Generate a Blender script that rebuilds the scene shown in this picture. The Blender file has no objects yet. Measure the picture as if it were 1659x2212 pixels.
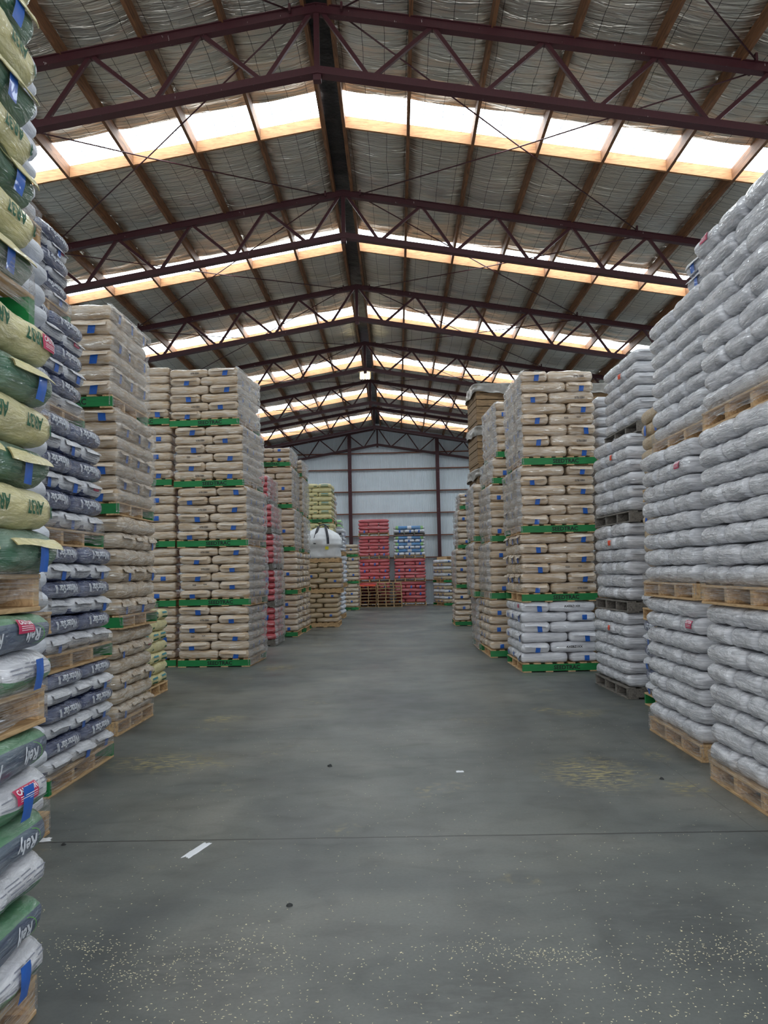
import bpy, bmesh, math, random
from mathutils import Vector, Matrix, noise
random.seed(11)
PI = math.pi
SC = bpy.context.scene
COL = SC.collection

# ------------------------------------------------------------------ materials
def new_mat(name):
    m = bpy.data.materials.new(name); m.use_nodes = True
    nt = m.node_tree
    for n in list(nt.nodes): nt.nodes.remove(n)
    out = nt.nodes.new('ShaderNodeOutputMaterial')
    return m, nt, out
def N(nt, typ, **kw):
    n = nt.nodes.new(typ)
    for k, v in kw.items():
        if k.startswith('i_'):
            key = k[2:]
            n.inputs[int(key) if key.isdigit() else key.replace('_', ' ')].default_value = v
        else: setattr(n, k, v)
    return n
def ramp(nt, src, stops):
    r = nt.nodes.new('ShaderNodeValToRGB')
    while len(r.color_ramp.elements) < len(stops): r.color_ramp.elements.new(0.5)
    for e, (p, c) in zip(r.color_ramp.elements, stops):
        e.position = p; e.color = (c[0], c[1], c[2], 1) if hasattr(c, '__len__') else (c, c, c, 1)
    nt.links.new(src, r.inputs[0]); return r
def s2l(r, g, b):
    f = lambda c: (c/255/12.92) if c/255 <= .04045 else ((c/255+.055)/1.055)**2.4
    return (f(r), f(g), f(b), 1)
def coords(nt, scale, rnd=True, kind='Object'):
    tc = N(nt, 'ShaderNodeTexCoord')
    mp = N(nt, 'ShaderNodeMapping'); mp.inputs['Scale'].default_value = scale
    nt.links.new(tc.outputs[kind], mp.inputs['Vector'])
    if rnd:
        oi = N(nt, 'ShaderNodeObjectInfo')
        mu = N(nt, 'ShaderNodeMath', operation='MULTIPLY'); mu.inputs[1].default_value = 40
        nt.links.new(oi.outputs['Random'], mu.inputs[0])
        cb = N(nt, 'ShaderNodeCombineXYZ')
        nt.links.new(mu.outputs[0], cb.inputs[0]); nt.links.new(mu.outputs[0], cb.inputs[1])
        nt.links.new(cb.outputs[0], mp.inputs['Location'])
    return mp.outputs[0]
def mixc(nt, fac, a, b, typ='MIX'):
    m = N(nt, 'ShaderNodeMix', data_type='RGBA', blend_type=typ)
    for sock, v in ((m.inputs[0], fac), (m.inputs[6], a), (m.inputs[7], b)):
        if isinstance(v, (float, int)): sock.default_value = v
        elif isinstance(v, tuple): sock.default_value = v
        else: nt.links.new(v, sock)
    return m.outputs[2]

def sack_mat(name, rgb, haze=.25, hazecol=(188, 188, 192), coat=.6, rough=.55, bump=.35, film=True, var=.12):
    """woven / paper sack under clinging stretch film: streaky milky film and crinkled gloss coat"""
    m, nt, out = new_mat(name)
    bs = N(nt, 'ShaderNodeBsdfPrincipled')
    base = s2l(*rgb)
    v1 = coords(nt, (3, 3, 6))
    n1 = N(nt, 'ShaderNodeTexNoise', i_Scale=2.0, i_Detail=4.0); nt.links.new(v1, n1.inputs['Vector'])
    dk = tuple(c*(1-var*2) for c in base[:3])+(1,)
    c1 = mixc(nt, ramp(nt, n1.outputs[0], [(.3, 0), (.7, 1)]).outputs[0], dk, base)
    v2 = coords(nt, (2.4, 2.4, 22.0))
    n2 = N(nt, 'ShaderNodeTexNoise', i_Scale=1.3, i_Detail=3.0, i_Distortion=1.2); nt.links.new(v2, n2.inputs['Vector'])
    if film:
        f = ramp(nt, n2.outputs[0], [(.36, 0), (.70, haze*1.35)]).outputs[0]
        c1 = mixc(nt, f, c1, s2l(*hazecol))
    nt.links.new(c1, bs.inputs['Base Color'])
    bs.inputs['Roughness'].default_value = rough
    bs.inputs['Coat Weight'].default_value = coat
    bs.inputs['Coat Roughness'].default_value = .10; bs.inputs['Coat IOR'].default_value = 2.1
    b0 = N(nt, 'ShaderNodeBump', i_Strength=bump, i_Distance=.03); nt.links.new(n1.outputs[0], b0.inputs['Height'])
    if film:
        bf = N(nt, 'ShaderNodeBump', i_Strength=.30, i_Distance=.02); nt.links.new(n2.outputs[0], bf.inputs['Height'])
        nt.links.new(b0.outputs[0], bf.inputs['Normal']); b0 = bf
    v3 = coords(nt, (9, 9, 34))
    n3 = N(nt, 'ShaderNodeTexNoise', i_Scale=1.6, i_Detail=6.0, i_Distortion=1.0); nt.links.new(v3, n3.inputs['Vector'])
    b1 = N(nt, 'ShaderNodeBump', i_Strength=bump*1.1, i_Distance=.009); nt.links.new(n3.outputs[0], b1.inputs['Height'])
    nt.links.new(b0.outputs[0], b1.inputs['Normal'])
    nt.links.new(b1.outputs[0], bs.inputs['Normal'])
    v4 = coords(nt, (3.2, 3.2, 17))
    n4 = N(nt, 'ShaderNodeTexNoise', i_Scale=1.8, i_Detail=3.5, i_Distortion=1.8); nt.links.new(v4, n4.inputs['Vector'])
    b4 = N(nt, 'ShaderNodeBump', i_Strength=1.0 if film else .3, i_Distance=.07); nt.links.new(n4.outputs[0], b4.inputs['Height'])
    nt.links.new(b0.outputs[0], b4.inputs['Normal']); nt.links.new(b4.outputs[0], bs.inputs['Coat Normal'])
    nt.links.new(bs.outputs[0], out.inputs[0])
    return m
def plain(name, rgb, rough=.5, metal=0., bump=0., bscale=20., var=0., coat=0., spec=.5, sc=(1,1,1)):
    m, nt, out = new_mat(name)
    bs = N(nt, 'ShaderNodeBsdfPrincipled')
    base = s2l(*rgb)
    bs.inputs['Roughness'].default_value = rough; bs.inputs['Metallic'].default_value = metal
    bs.inputs['Coat Weight'].default_value = coat; bs.inputs['Specular IOR Level'].default_value = spec
    v = coords(nt, sc)
    n = N(nt, 'ShaderNodeTexNoise', i_Scale=bscale, i_Detail=5.0); nt.links.new(v, n.inputs['Vector'])
    if var:
        dk = tuple(c*(1-var) for c in base[:3])+(1,); lt = tuple(min(1, c*(1+var*.6)) for c in base[:3])+(1,)
        nt.links.new(ramp(nt, n.outputs[0], [(.3, dk), (.7, lt)]).outputs[0], bs.inputs['Base Color'])
    else: bs.inputs['Base Color'].default_value = base
    if bump:
        b = N(nt, 'ShaderNodeBump', i_Strength=bump, i_Distance=.01); nt.links.new(n.outputs[0], b.inputs['Height'])
        nt.links.new(b.outputs[0], bs.inputs['Normal'])
    nt.links.new(bs.outputs[0], out.inputs[0])
    return m
def wood(name, rgb, rgb2, sc=(1, 14, 14), rough=.7):
    m, nt, out = new_mat(name)
    bs = N(nt, 'ShaderNodeBsdfPrincipled', i_Roughness=rough)
    v = coords(nt, sc)
    n = N(nt, 'ShaderNodeTexNoise', i_Scale=2.2, i_Detail=6.0, i_Distortion=1.5); nt.links.new(v, n.inputs['Vector'])
    c = ramp(nt, n.outputs[0], [(.3, s2l(*rgb2)), (.55, s2l(*rgb)), (.8, s2l(*[min(255, int(k*1.08)) for k in rgb]))]).outputs[0]
    nt.links.new(c, bs.inputs['Base Color'])
    b = N(nt, 'ShaderNodeBump', i_Strength=.3, i_Distance=.004); nt.links.new(n.outputs[0], b.inputs['Height'])
    nt.links.new(b.outputs[0], bs.inputs['Normal'])
    nt.links.new(bs.outputs[0], out.inputs[0])
    return m
def film_mat(name, lo, hi, col=(205, 205, 208), sc=(2.5, 2.5, 26)):
    """stretch film: partly see-through, milky where it bunches"""
    m, nt, out = new_mat(name)
    bs = N(nt, 'ShaderNodeBsdfPrincipled', i_Roughness=.28)
    bs.inputs['Base Color'].default_value = s2l(*col)
    bs.inputs['Coat Weight'].default_value = 1.0; bs.inputs['Coat Roughness'].default_value = .1; bs.inputs['Coat IOR'].default_value = 2.0
    tr = N(nt, 'ShaderNodeBsdfTransparent')
    v = coords(nt, sc)
    n = N(nt, 'ShaderNodeTexNoise', i_Scale=1.6, i_Detail=6.0, i_Distortion=1.2); nt.links.new(v, n.inputs['Vector'])
    f = ramp(nt, n.outputs[0], [(.35, lo), (.68, hi)]).outputs[0]
    b = N(nt, 'ShaderNodeBump', i_Strength=.9, i_Distance=.03); nt.links.new(n.outputs[0], b.inputs['Height'])
    v2 = coords(nt, (3.5, 3.5, 6))
    n2 = N(nt, 'ShaderNodeTexNoise', i_Scale=1.6, i_Detail=5.0, i_Distortion=1.6); nt.links.new(v2, n2.inputs['Vector'])
    b2 = N(nt, 'ShaderNodeBump', i_Strength=.7, i_Distance=.05); nt.links.new(n2.outputs[0], b2.inputs['Height'])
    nt.links.new(b.outputs[0], b2.inputs['Normal'])
    nt.links.new(b2.outputs[0], bs.inputs['Normal']); nt.links.new(b2.outputs[0], bs.inputs['Coat Normal'])
    mx = N(nt, 'ShaderNodeMixShader'); nt.links.new(f, mx.inputs[0])
    nt.links.new(tr.outputs[0], mx.inputs[1]); nt.links.new(bs.outputs[0], mx.inputs[2])
    nt.links.new(mx.outputs[0], out.inputs[0])
    return m

M = {}
M['tan'] = sack_mat('tan_paper', (196, 166, 128), haze=.50, hazecol=(232, 224, 214), coat=1.0, rough=.5)
M['brown'] = sack_mat('brown_paper', (192, 164, 124), haze=.3, hazecol=(206, 192, 170))
M['white'] = sack_mat('white_weave', (208, 209, 216), haze=.5, hazecol=(240, 240, 243), coat=.8)
M['greyw'] = sack_mat('silver_white_weave', (186, 187, 193), haze=.6, hazecol=(242, 242, 246), coat=1.0, bump=.4)
M['pure'] = sack_mat('bright_white_weave', (226, 229, 238), haze=.1, hazecol=(235, 236, 242), coat=.2)
M['navy'] = sack_mat('navy_print', (38, 52, 100), haze=.26, hazecol=(150, 160, 186), coat=1.0)
M['relynavy'] = sack_mat('slate_navy_print', (74, 86, 110), haze=.35, hazecol=(134, 150, 158), coat=.5)
M['relygreen'] = sack_mat('soft_green_print', (84, 138, 100), haze=.35, hazecol=(142, 172, 150), coat=.5)
M['tansoft'] = sack_mat('film_wrapped_tan_paper', (184, 158, 124), haze=.55, hazecol=(222, 214, 204), coat=1.0)
M['yellow'] = sack_mat('pale_yellow_weave', (226, 214, 152), haze=.3, hazecol=(222, 216, 184), coat=.6)
M['green'] = sack_mat('dark_green_print', (58, 104, 78), haze=.40, hazecol=(150, 170, 154), coat=.7)
M['red'] = sack_mat('red_plastic', (196, 44, 58), haze=.45, hazecol=(226, 140, 148), coat=.8)
M['blue'] = sack_mat('sky_blue_print', (50, 132, 200), haze=.2, hazecol=(170, 200, 226), coat=.7)
M['lime'] = sack_mat('lime_print', (142, 204, 112), haze=.2, hazecol=(206, 228, 200), coat=.6)
M['teal'] = plain('teal_print', (66, 140, 150), .5)
M['tape'] = plain('blue_tape', (26, 96, 190), .35, var=.15, bscale=30, coat=.4)
M['ink'] = plain('dark_ink', (84, 78, 74), .7)
M['inkgreen'] = plain('green_ink', (38, 92, 64), .6)
M['inkwhite'] = plain('white_ink', (214, 218, 226), .5)
M['inkgrey'] = plain('grey_ink', (132, 134, 146), .6)
M['inkblack'] = plain('black_stencil', (22, 26, 24), .7)
M['caution'] = plain('crimson_label', (196, 52, 92), .5)
M['cautiontxt'] = plain('label_letters', (240, 236, 240), .5)
M['orange'] = plain('orange_label', (236, 84, 48), .5)
M['wlabel'] = plain('white_label', (225, 226, 230), .5)
M['limeink'] = plain('lime_line', (96, 170, 70), .5)
M['pal'] = wood('pallet_pine', (204, 170, 126), (160, 126, 88), (14, 2, 14))
M['palgrey'] = wood('weathered_pallet', (118, 112, 104), (74, 70, 66), (14, 2, 14))
M['palgreen'] = plain('green_painted_board', (16, 124, 62), .45, var=.18, bscale=8, sc=(1, 6, 6))
M['purlin'] = wood('rough_purlin_timber', (132, 90, 58), (84, 54, 34), (12, 1, 12))
M['pine'] = wood('pale_pine', (170, 122, 80), (140, 96, 60), (2, 10, 16))
M['girt'] = wood('girt_timber', (136, 86, 66), (100, 58, 46), (1, 12, 12))
M['bin'] = wood('bin_plank', (146, 118, 84), (92, 74, 56), (1.5, 8, 14))
M['tarp'] = plain('grey_plastic_cover', (150, 146, 140), .38, bump=1.0, bscale=9, var=.15, coat=.3)
M['bulk'] = plain('woven_bulk_fabric', (226, 228, 232), .6, bump=.5, bscale=12, var=.05)
M['strap'] = plain('charcoal_webbing', (52, 52, 58), .7)
M['film'] = film_mat('hazy_stretch_film', .30, .62, (206, 204, 204), (1.6, 1.6, 20))
M['filmclear'] = film_mat('clear_stretch_film', .12, .46, (216, 212, 208), (1.6, 1.6, 22))
M['filmthin'] = film_mat('thin_stretch_film', .04, .55, (210, 206, 204), (2, 2, 60))
def steel_mat():
    m, nt, out = new_mat('maroon_steel')
    bs = N(nt, 'ShaderNodeBsdfPrincipled', i_Roughness=.5)
    v = coords(nt, (30, 30, 7), rnd=False)
    n = N(nt, 'ShaderNodeTexNoise', i_Scale=1.4, i_Detail=2.0); nt.links.new(v, n.inputs['Vector'])
    c = ramp(nt, n.outputs[0], [(.0, s2l(76, 34, 40)), (.70, s2l(68, 30, 36)), (.745, s2l(68, 30, 36)), (.76, s2l(178, 168, 164))]).outputs[0]
    nt.links.new(c, bs.inputs['Base Color']); nt.links.new(bs.outputs[0], out.inputs[0]); return m
M['steel'] = steel_mat()
M['sheet'] = plain('galvanised_sheet', (222, 231, 238), .5, var=.05, bscale=2)
M['darkfoil'] = plain('black_ridge_foil', (30, 30, 32), .35, bump=1.0, bscale=16, var=.6, metal=.3)
M['glass_diff'] = None

def net_lines(nt, pos, wd=.0065):
    """factor 1 on the wires of the roof safety mesh (x pitch .30, y pitch .15)"""
    sx = N(nt, 'ShaderNodeSeparateXYZ'); nt.links.new(pos, sx.inputs[0])
    nz = N(nt, 'ShaderNodeTexNoise', i_Scale=1.1, i_Detail=1.0)
    nt.links.new(pos, nz.inputs['Vector'])
    outs = []
    for ax, pitch, w in ((0, .30, wd), (1, .15, wd)):
        a = N(nt, 'ShaderNodeMath', operation='MULTIPLY_ADD'); a.inputs[1].default_value = .06
        nt.links.new(nz.outputs[0], a.inputs[0]); nt.links.new(sx.outputs[ax], a.inputs[2])
        p = N(nt, 'ShaderNodeMath', operation='PINGPONG'); p.inputs[1].default_value = pitch/2
        nt.links.new(a.outputs[0], p.inputs[0])
        l = N(nt, 'ShaderNodeMath', operation='LESS_THAN'); l.inputs[1].default_value = w/2
        nt.links.new(p.outputs[0], l.inputs[0]); outs.append(l.outputs[0])
    mx = N(nt, 'ShaderNodeMath', operation='MAXIMUM')
    nt.links.new(outs[0], mx.inputs[0]); nt.links.new(outs[1], mx.inputs[1])
    return mx.outputs[0]
def foil_mat():
    m, nt, out = new_mat('silver_foil_insulation')
    bs = N(nt, 'ShaderNodeBsdfPrincipled', i_Roughness=.36, i_Metallic=.8)
    tc = N(nt, 'ShaderNodeTexCoord'); pos = tc.outputs['Object']
    mp = N(nt, 'ShaderNodeMapping'); mp.inputs['Scale'].default_value = (1.1, 6.0, 1.0); nt.links.new(pos, mp.inputs[0])
    n = N(nt, 'ShaderNodeTexNoise', i_Scale=1.6, i_Detail=3.5, i_Distortion=1.6); nt.links.new(mp.outputs[0], n.inputs['Vector'])
    mp2 = N(nt, 'ShaderNodeMapping'); mp2.inputs['Scale'].default_value = (2.2, 15.0, 1.0); nt.links.new(pos, mp2.inputs[0])
    n2 = N(nt, 'ShaderNodeTexNoise', i_Scale=1.2, i_Detail=3.0, i_Distortion=.8); nt.links.new(mp2.outputs[0], n2.inputs['Vector'])
    b = N(nt, 'ShaderNodeBump', i_Strength=.9, i_Distance=.075); nt.links.new(n.outputs[0], b.inputs['Height'])
    b2 = N(nt, 'ShaderNodeBump', i_Strength=.6, i_Distance=.02); nt.links.new(n2.outputs[0], b2.inputs['Height'])
    nt.links.new(b.outputs[0], b2.inputs['Normal']); nt.links.new(b2.outputs[0], bs.inputs['Normal'])
    n3 = N(nt, 'ShaderNodeTexNoise', i_Scale=.45, i_Detail=3.0); nt.links.new(pos, n3.inputs['Vector'])
    c = ramp(nt, n3.outputs[0], [(.3, s2l(214, 206, 190)), (.7, s2l(232, 230, 222))]).outputs[0]
    c = mixc(nt, net_lines(nt, pos), c, s2l(30, 28, 26))
    nt.links.new(c, bs.inputs['Base Color'])
    nt.links.new(bs.outputs[0], out.inputs[0]); return m
M['foil'] = foil_mat()
SKY_STRENGTH = 6.0
def skylight_mat():
    m, nt, out = new_mat('translucent_rooflight')
    tc = N(nt, 'ShaderNodeTexCoord'); pos = tc.outputs['Object']
    em = N(nt, 'ShaderNodeEmission', i_Strength=SKY_STRENGTH)
    c = mixc(nt, net_lines(nt, pos, .011), (.86, .95, 1.0, 1), (.045, .06, .075, 1))
    nt.links.new(c, em.inputs[0]); nt.links.new(em.outputs[0], out.inputs[0]); return m
M['skylight'] = skylight_mat()
def glow(name, col, s):
    m, nt, out = new_mat(name); em = N(nt, 'ShaderNodeEmission', i_Strength=s); em.inputs[0].default_value = col
    nt.links.new(em.outputs[0], out.inputs[0]); return m
M['tube'] = glow('lamp_tube_glow', (1, .86, .55, 1), 9.0)
YMARK = [(1.95, 9.25, .35, .30), (1.62, 9.5, .2, .2), (2.14, 7.1, .12, .22), (2.05, 6.1, .18, .3), (1.5, 6.6, .5, .7), (-2.1, 14.2, .4, .6), (-2.0, 9.3, .3, .3), (-2.0, 7.2, .7, .45)]
DMARK = [(-.9, 3.5, .5, .35), (.25, 3.2, .45, .3), (1.3, 4.0, .5, .4), (-1.5, 7.4, .6, .25), (.7, 9.0, .8, .9), (-.6, 11.0, .5, 1.2), (1.2, 3.5, .5, .25)]
def floor_mat():
    m, nt, out = new_mat('polished_concrete')
    bs = N(nt, 'ShaderNodeBsdfPrincipled')
    tc = N(nt, 'ShaderNodeTexCoord'); pos = tc.outputs['Object']
    def nz(scale, det=6., dist=0., mp=None):
        n = N(nt, 'ShaderNodeTexNoise', i_Scale=scale, i_Detail=det, i_Distortion=dist)
        if mp:
            q = N(nt, 'ShaderNodeMapping'); q.inputs['Scale'].default_value = mp; nt.links.new(pos, q.inputs[0]); nt.links.new(q.outputs[0], n.inputs['Vector'])
        else: nt.links.new(pos, n.inputs['Vector'])
        return n.outputs[0]
    a = ramp(nt, nz(.55, 8, .8), [(.3, s2l(70, 74, 73)), (.5, s2l(92, 95, 91)), (.72, s2l(114, 113, 106))]).outputs[0]
    b = ramp(nt, nz(3.2, 8, .6, (1, 1.6, 1)), [(.28, .72), (.5, 1.0), (.75, 1.07)]).outputs[0]
    c = mixc(nt, 1.0, a, b, 'MULTIPLY')
    t = ramp(nt, nz(1.1, 3, .3, (3.0, .35, 1)), [(.30, .82), (.5, 1.0)]).outputs[0]     # tyre tracks down the aisle
    c = mixc(nt, .8, c, t, 'MULTIPLY')
    g = ramp(nt, nz(55, 3), [(.35, .86), (.6, 1.05)]).outputs[0]
    c = mixc(nt, .6, c, g, 'MULTIPLY')
    # rubbed yellow dust / paint patches
    yl = ramp(nt, nz(1.3, 7, .5), [(.62, 0), (.72, .55)]).outputs[0]
    yf = ramp(nt, nz(14, 5), [(.5, 0), (.62, 1)]).outputs[0]
    ym = N(nt, 'ShaderNodeMath', operation='MULTIPLY'); nt.links.new(yl, ym.inputs[0]); nt.links.new(yf, ym.inputs[1])
    c = mixc(nt, ym.outputs[0], c, s2l(156, 144, 100))
    # worn yellow paint and dust marks, and a few dark stains, each where it lies
    sepp = N(nt, 'ShaderNodeSeparateXYZ'); nt.links.new(pos, sepp.inputs[0])
    def blot(cx, cy, rx, ry):
        q = N(nt, 'ShaderNodeMapping'); q.inputs['Location'].default_value = (-cx/rx, -cy/ry, 0); q.inputs['Scale'].default_value = (1/rx, 1/ry, 0)
        nt.links.new(pos, q.inputs[0]); ln = N(nt, 'ShaderNodeVectorMath', operation='LENGTH'); nt.links.new(q.outputs[0], ln.inputs[0])
        return ramp(nt, ln.outputs['Value'], [(.3, 1), (1.0, 0)]).outputs[0]
    nb = nz(11, 6, .5, (1, 2.2, 1))
    def paint(c, cx, cy, rx, ry, col, lo, hi, mx):
        t = ramp(nt, nb, [(lo, 0), (hi, mx)]).outputs[0]; u = N(nt, 'ShaderNodeMath', operation='MULTIPLY')
        nt.links.new(t, u.inputs[0]); nt.links.new(blot(cx, cy, rx, ry), u.inputs[1]); return mixc(nt, u.outputs[0], c, col)
    for (cx, cy, rx, ry) in YMARK: c = paint(c, cx, cy, rx, ry, s2l(164, 150, 98), .48, .60, .7)
    for (cx, cy, rx, ry) in DMARK: c = paint(c, cx, cy, rx, ry, s2l(62, 64, 62), .35, .6, .55)
    # saw-cut joints
    sx = N(nt, 'ShaderNodeSeparateXYZ'); nt.links.new(pos, sx.inputs[0])
    wob = N(nt, 'ShaderNodeMath', operation='MULTIPLY_ADD'); wob.inputs[1].default_value = .02
    nt.links.new(nz(4, 3), wob.inputs[0]); nt.links.new(sx.outputs[1], wob.inputs[2])
    sub = N(nt, 'ShaderNodeMath', operation='SUBTRACT'); sub.inputs[1].default_value = 5.11; nt.links.new(wob.outputs[0], sub.inputs[0])
    fl = N(nt, 'ShaderNodeMath', operation='PINGPONG'); fl.inputs[1].default_value = 10.2; nt.links.new(sub.outputs[0], fl.inputs[0])
    l1 = N(nt, 'ShaderNodeMath', operation='LESS_THAN'); l1.inputs[1].default_value = .009; nt.links.new(fl.outputs[0], l1.inputs[0])
    wx = N(nt, 'ShaderNodeMath', operation='MULTIPLY_ADD'); wx.inputs[1].default_value = .02
    nt.links.new(nz(3, 3), wx.inputs[0]); nt.links.new(sx.outputs[0], wx.inputs[2])
    s2 = N(nt, 'ShaderNodeMath', operation='SUBTRACT'); s2.inputs[1].default_value = 2.14; nt.links.new(wx.outputs[0], s2.inputs[0])
    f2 = N(nt, 'ShaderNodeMath', operation='ABSOLUTE'); nt.links.new(s2.outputs[0], f2.inputs[0])
    l2 = N(nt, 'ShaderNodeMath', operation='LESS_THAN'); l2.inputs[1].default_value = .0035; nt.links.new(f2.outputs[0], l2.inputs[0])
    c = mixc(nt, l1.outputs[0], c, s2l(40, 40, 38))
    h2 = N(nt, 'ShaderNodeMath', operation='MULTIPLY'); h2.inputs[1].default_value = .6; nt.links.new(l2.outputs[0], h2.inputs[0])
    c = mixc(nt, h2.outputs[0], c, s2l(62, 62, 60))
    nt.links.new(c, bs.inputs['Base Color'])
    r = ramp(nt, nz(1.4, 5), [(.3, .34), (.7, .52)]).outputs[0]; nt.links.new(r, bs.inputs['Roughness'])
    bp = N(nt, 'ShaderNodeBump', i_Strength=.12, i_Distance=.01); nt.links.new(nz(9, 8), bp.inputs['Height']); nt.links.new(bp.outputs[0], bs.inputs['Normal'])
    nt.links.new(bs.outputs[0], out.inputs[0]); return m
M['floor'] = floor_mat()

# ------------------------------------------------------------------ mesh helpers
class MB:
    def __init__(s): s.v = []; s.f = []; s.m = []; s.sm = []
    def add(s, v, f, mi=0, smooth=False):
        o = len(s.v); s.v += [tuple(p) for p in v]
        for q in f: s.f.append(tuple(i+o for i in q)); s.m.append(mi); s.sm.append(smooth)
    def box(s, c, d, mi=0, rot=None, bev=0):
        x, y, z = d[0]/2, d[1]/2, d[2]/2
        vs = [Vector((a*x, b*y, e*z)) for a in (-1, 1) for b in (-1, 1) for e in (-1, 1)]
        if rot is not None: vs = [rot @ v for v in vs]
        s.add([v+Vector(c) for v in vs], [(0, 1, 3, 2), (4, 6, 7, 5), (0, 4, 5, 1), (2, 3, 7, 6), (0, 2, 6, 4), (1, 5, 7, 3)], mi)
    def beam(s, a, b, w, h, mi=0, up=(0, 0, 1)):
        a = Vector(a); b = Vector(b); t = (b-a).normalized(); r = t.cross(Vector(up)).normalized(); u = r.cross(t)
        vs = []
        for p in (a, b):
            for (i, j) in ((-1, -1), (1, -1), (1, 1), (-1, 1)): vs.append(p+r*i*w/2+u*j*h/2)
        s.add(vs, [(0, 1, 2, 3), (7, 6, 5, 4), (0, 4, 5, 1), (1, 5, 6, 2), (2, 6, 7, 3), (3, 7, 4, 0)], mi)
    def tube(s, pts, r, n=8, mi=0):
        rings = []
        pts = [Vector(p) for p in pts]
        for i, p in enumerate(pts):
            t = (pts[min(i+1, len(pts)-1)]-pts[max(i-1, 0)]).normalized()
            a = t.cross(Vector((0, 0, 1)) if abs(t.z) < .9 else Vector((1, 0, 0))).normalized(); b = t.cross(a)
            rings.append([p+(a*math.cos(2*PI*k/n)+b*math.sin(2*PI*k/n))*r for k in range(n)])
        vs = [v for g in rings for v in g]; f = []
        for i in range(len(rings)-1):
            for k in range(n): f.append((i*n+k, i*n+(k+1) % n, (i+1)*n+(k+1) % n, (i+1)*n+k))
        f.append(tuple(range(n-1, -1, -1))); f.append(tuple((len(rings)-1)*n+k for k in range(n)))
        s.add(vs, f, mi, True)
    def grid(s, fn, nu, nv, mi=0, smooth=True, flip=False):
        vs = [fn(i/nu, j/nv) for i in range(nu+1) for j in range(nv+1)]
        f = []
        for i in range(nu):
            for j in range(nv):
                q = (i*(nv+1)+j, (i+1)*(nv+1)+j, (i+1)*(nv+1)+j+1, i*(nv+1)+j+1)
                f.append(q[::-1] if flip else q)
        s.add(vs, f, mi, smooth)
    def mesh(s, name, mats):
        me = bpy.data.meshes.new(name); me.from_pydata(s.v, [], s.f)
        for m in mats: me.materials.append(m)
        me.polygons.foreach_set('material_index', s.m); me.polygons.foreach_set('use_smooth', s.sm)
        me.update(); return me
def link(name, me, parent=None, loc=(0, 0, 0), rotz=0., scale=(1, 1, 1)):
    o = bpy.data.objects.new(name, me); COL.objects.link(o)
    o.location = loc; o.rotation_euler = (0, 0, rotz); o.scale = scale
    if parent: o.parent = parent
    return o
def tag(o, label=None, cat=None, group=None, kind=None):
    if label: o['label'] = label
    if cat: o['category'] = cat
    if group: o['group'] = group
    if kind: o['kind'] = kind
    return o
def bevel(o, w=.004, seg=2):
    b = o.modifiers.new('bevel', 'BEVEL'); b.width = w; b.segments = seg; b.limit_method = 'ANGLE'; return o
def copy_tree(o):
    c = o.copy(); COL.objects.link(c)
    for ch in o.children:
        d = ch.copy(); COL.objects.link(d); d.parent = c
        for g in ch.children:
            e = g.copy(); COL.objects.link(e); e.parent = d
    return c
_tx = {}
def text2d(s):
    """letters as a flat triangulated mesh, cap height 1, centred"""
    if s in _tx: return _tx[s]
    cu = bpy.data.curves.new('t', 'FONT'); cu.body = s; cu.size = 1; cu.resolution_u = 2; cu.align_x = 'CENTER'; cu.offset = .028
    o = bpy.data.objects.new('t', cu); COL.objects.link(o)
    dg = bpy.context.evaluated_depsgraph_get(); me = bpy.data.meshes.new_from_object(o.evaluated_get(dg))
    bm = bmesh.new(); bm.from_mesh(me); bmesh.ops.triangulate(bm, faces=bm.faces[:])
    bmesh.ops.remove_doubles(bm, verts=bm.verts[:], dist=.0005)
    bmesh.ops.subdivide_edges(bm, edges=[e for e in bm.edges if e.calc_length() > .3], cuts=1)
    bmesh.ops.triangulate(bm, faces=bm.faces[:])
    vs = [(v.co.x, v.co.y-.35) for v in bm.verts]; fs = [tuple(v.index for v in f.verts) for f in bm.faces]
    bm.free(); bpy.data.objects.remove(o); bpy.data.curves.remove(cu); bpy.data.meshes.remove(me)
    k = 1/.7
    _tx[s] = ([(x*k, y*k) for x, y in vs], fs); return _tx[s]

# ------------------------------------------------------------------ sacks
CL, CW, CT = .70, .47, .15           # canonical sack: length, width, thickness
def sack_fn(seed, soft):
    half = (CL/2, CW/2, CT/2)
    rad = (.038, CT*.37, CT*.40) if not soft else ((.06, CT*.41, CT*.42) if soft == 2 else (.085, CT*.46, CT*.46))
    off = Vector((seed*7.31, seed*3.17, seed*1.93))
    def F(u, v, w, lift=0.):
        p = [u*half[0], v*half[1], w*half[2]]
        inn = [max(-(half[k]-rad[k]), min(half[k]-rad[k], p[k])) for k in range(3)]
        d = Vector([(p[k]-inn[k])/rad[k] for k in range(3)])
        l = d.length
        if l > 1e-6: d /= l
        q = Vector([inn[k]+rad[k]*d[k] for k in range(3)])
        nz1 = noise.noise(q*5+off); nz2 = noise.noise(Vector((q.x*8, q.y*8, q.z*24))+off*2); nz3 = noise.noise(Vector((q.x*22, q.y*22, q.z*14))+off*3)
        amp = (.75 if soft == 2 else 1.0) if soft else .8
        q += d*(nz1*.013*amp+nz2*.007*amp+nz3*.004*amp+lift)
        uu = min(1, abs(u)); vv = min(1, abs(v))
        q.z *= 1-(.18 if soft else .10)*uu**6-.10*vv**6+.05*noise.noise(Vector((u*1.3, v*1.3, 0))+off)
        q.y *= 1-.05*uu**4 if soft else 1-.02*uu**4
        q.z += CT/2
        return q
    return F
_topo = {}
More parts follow.
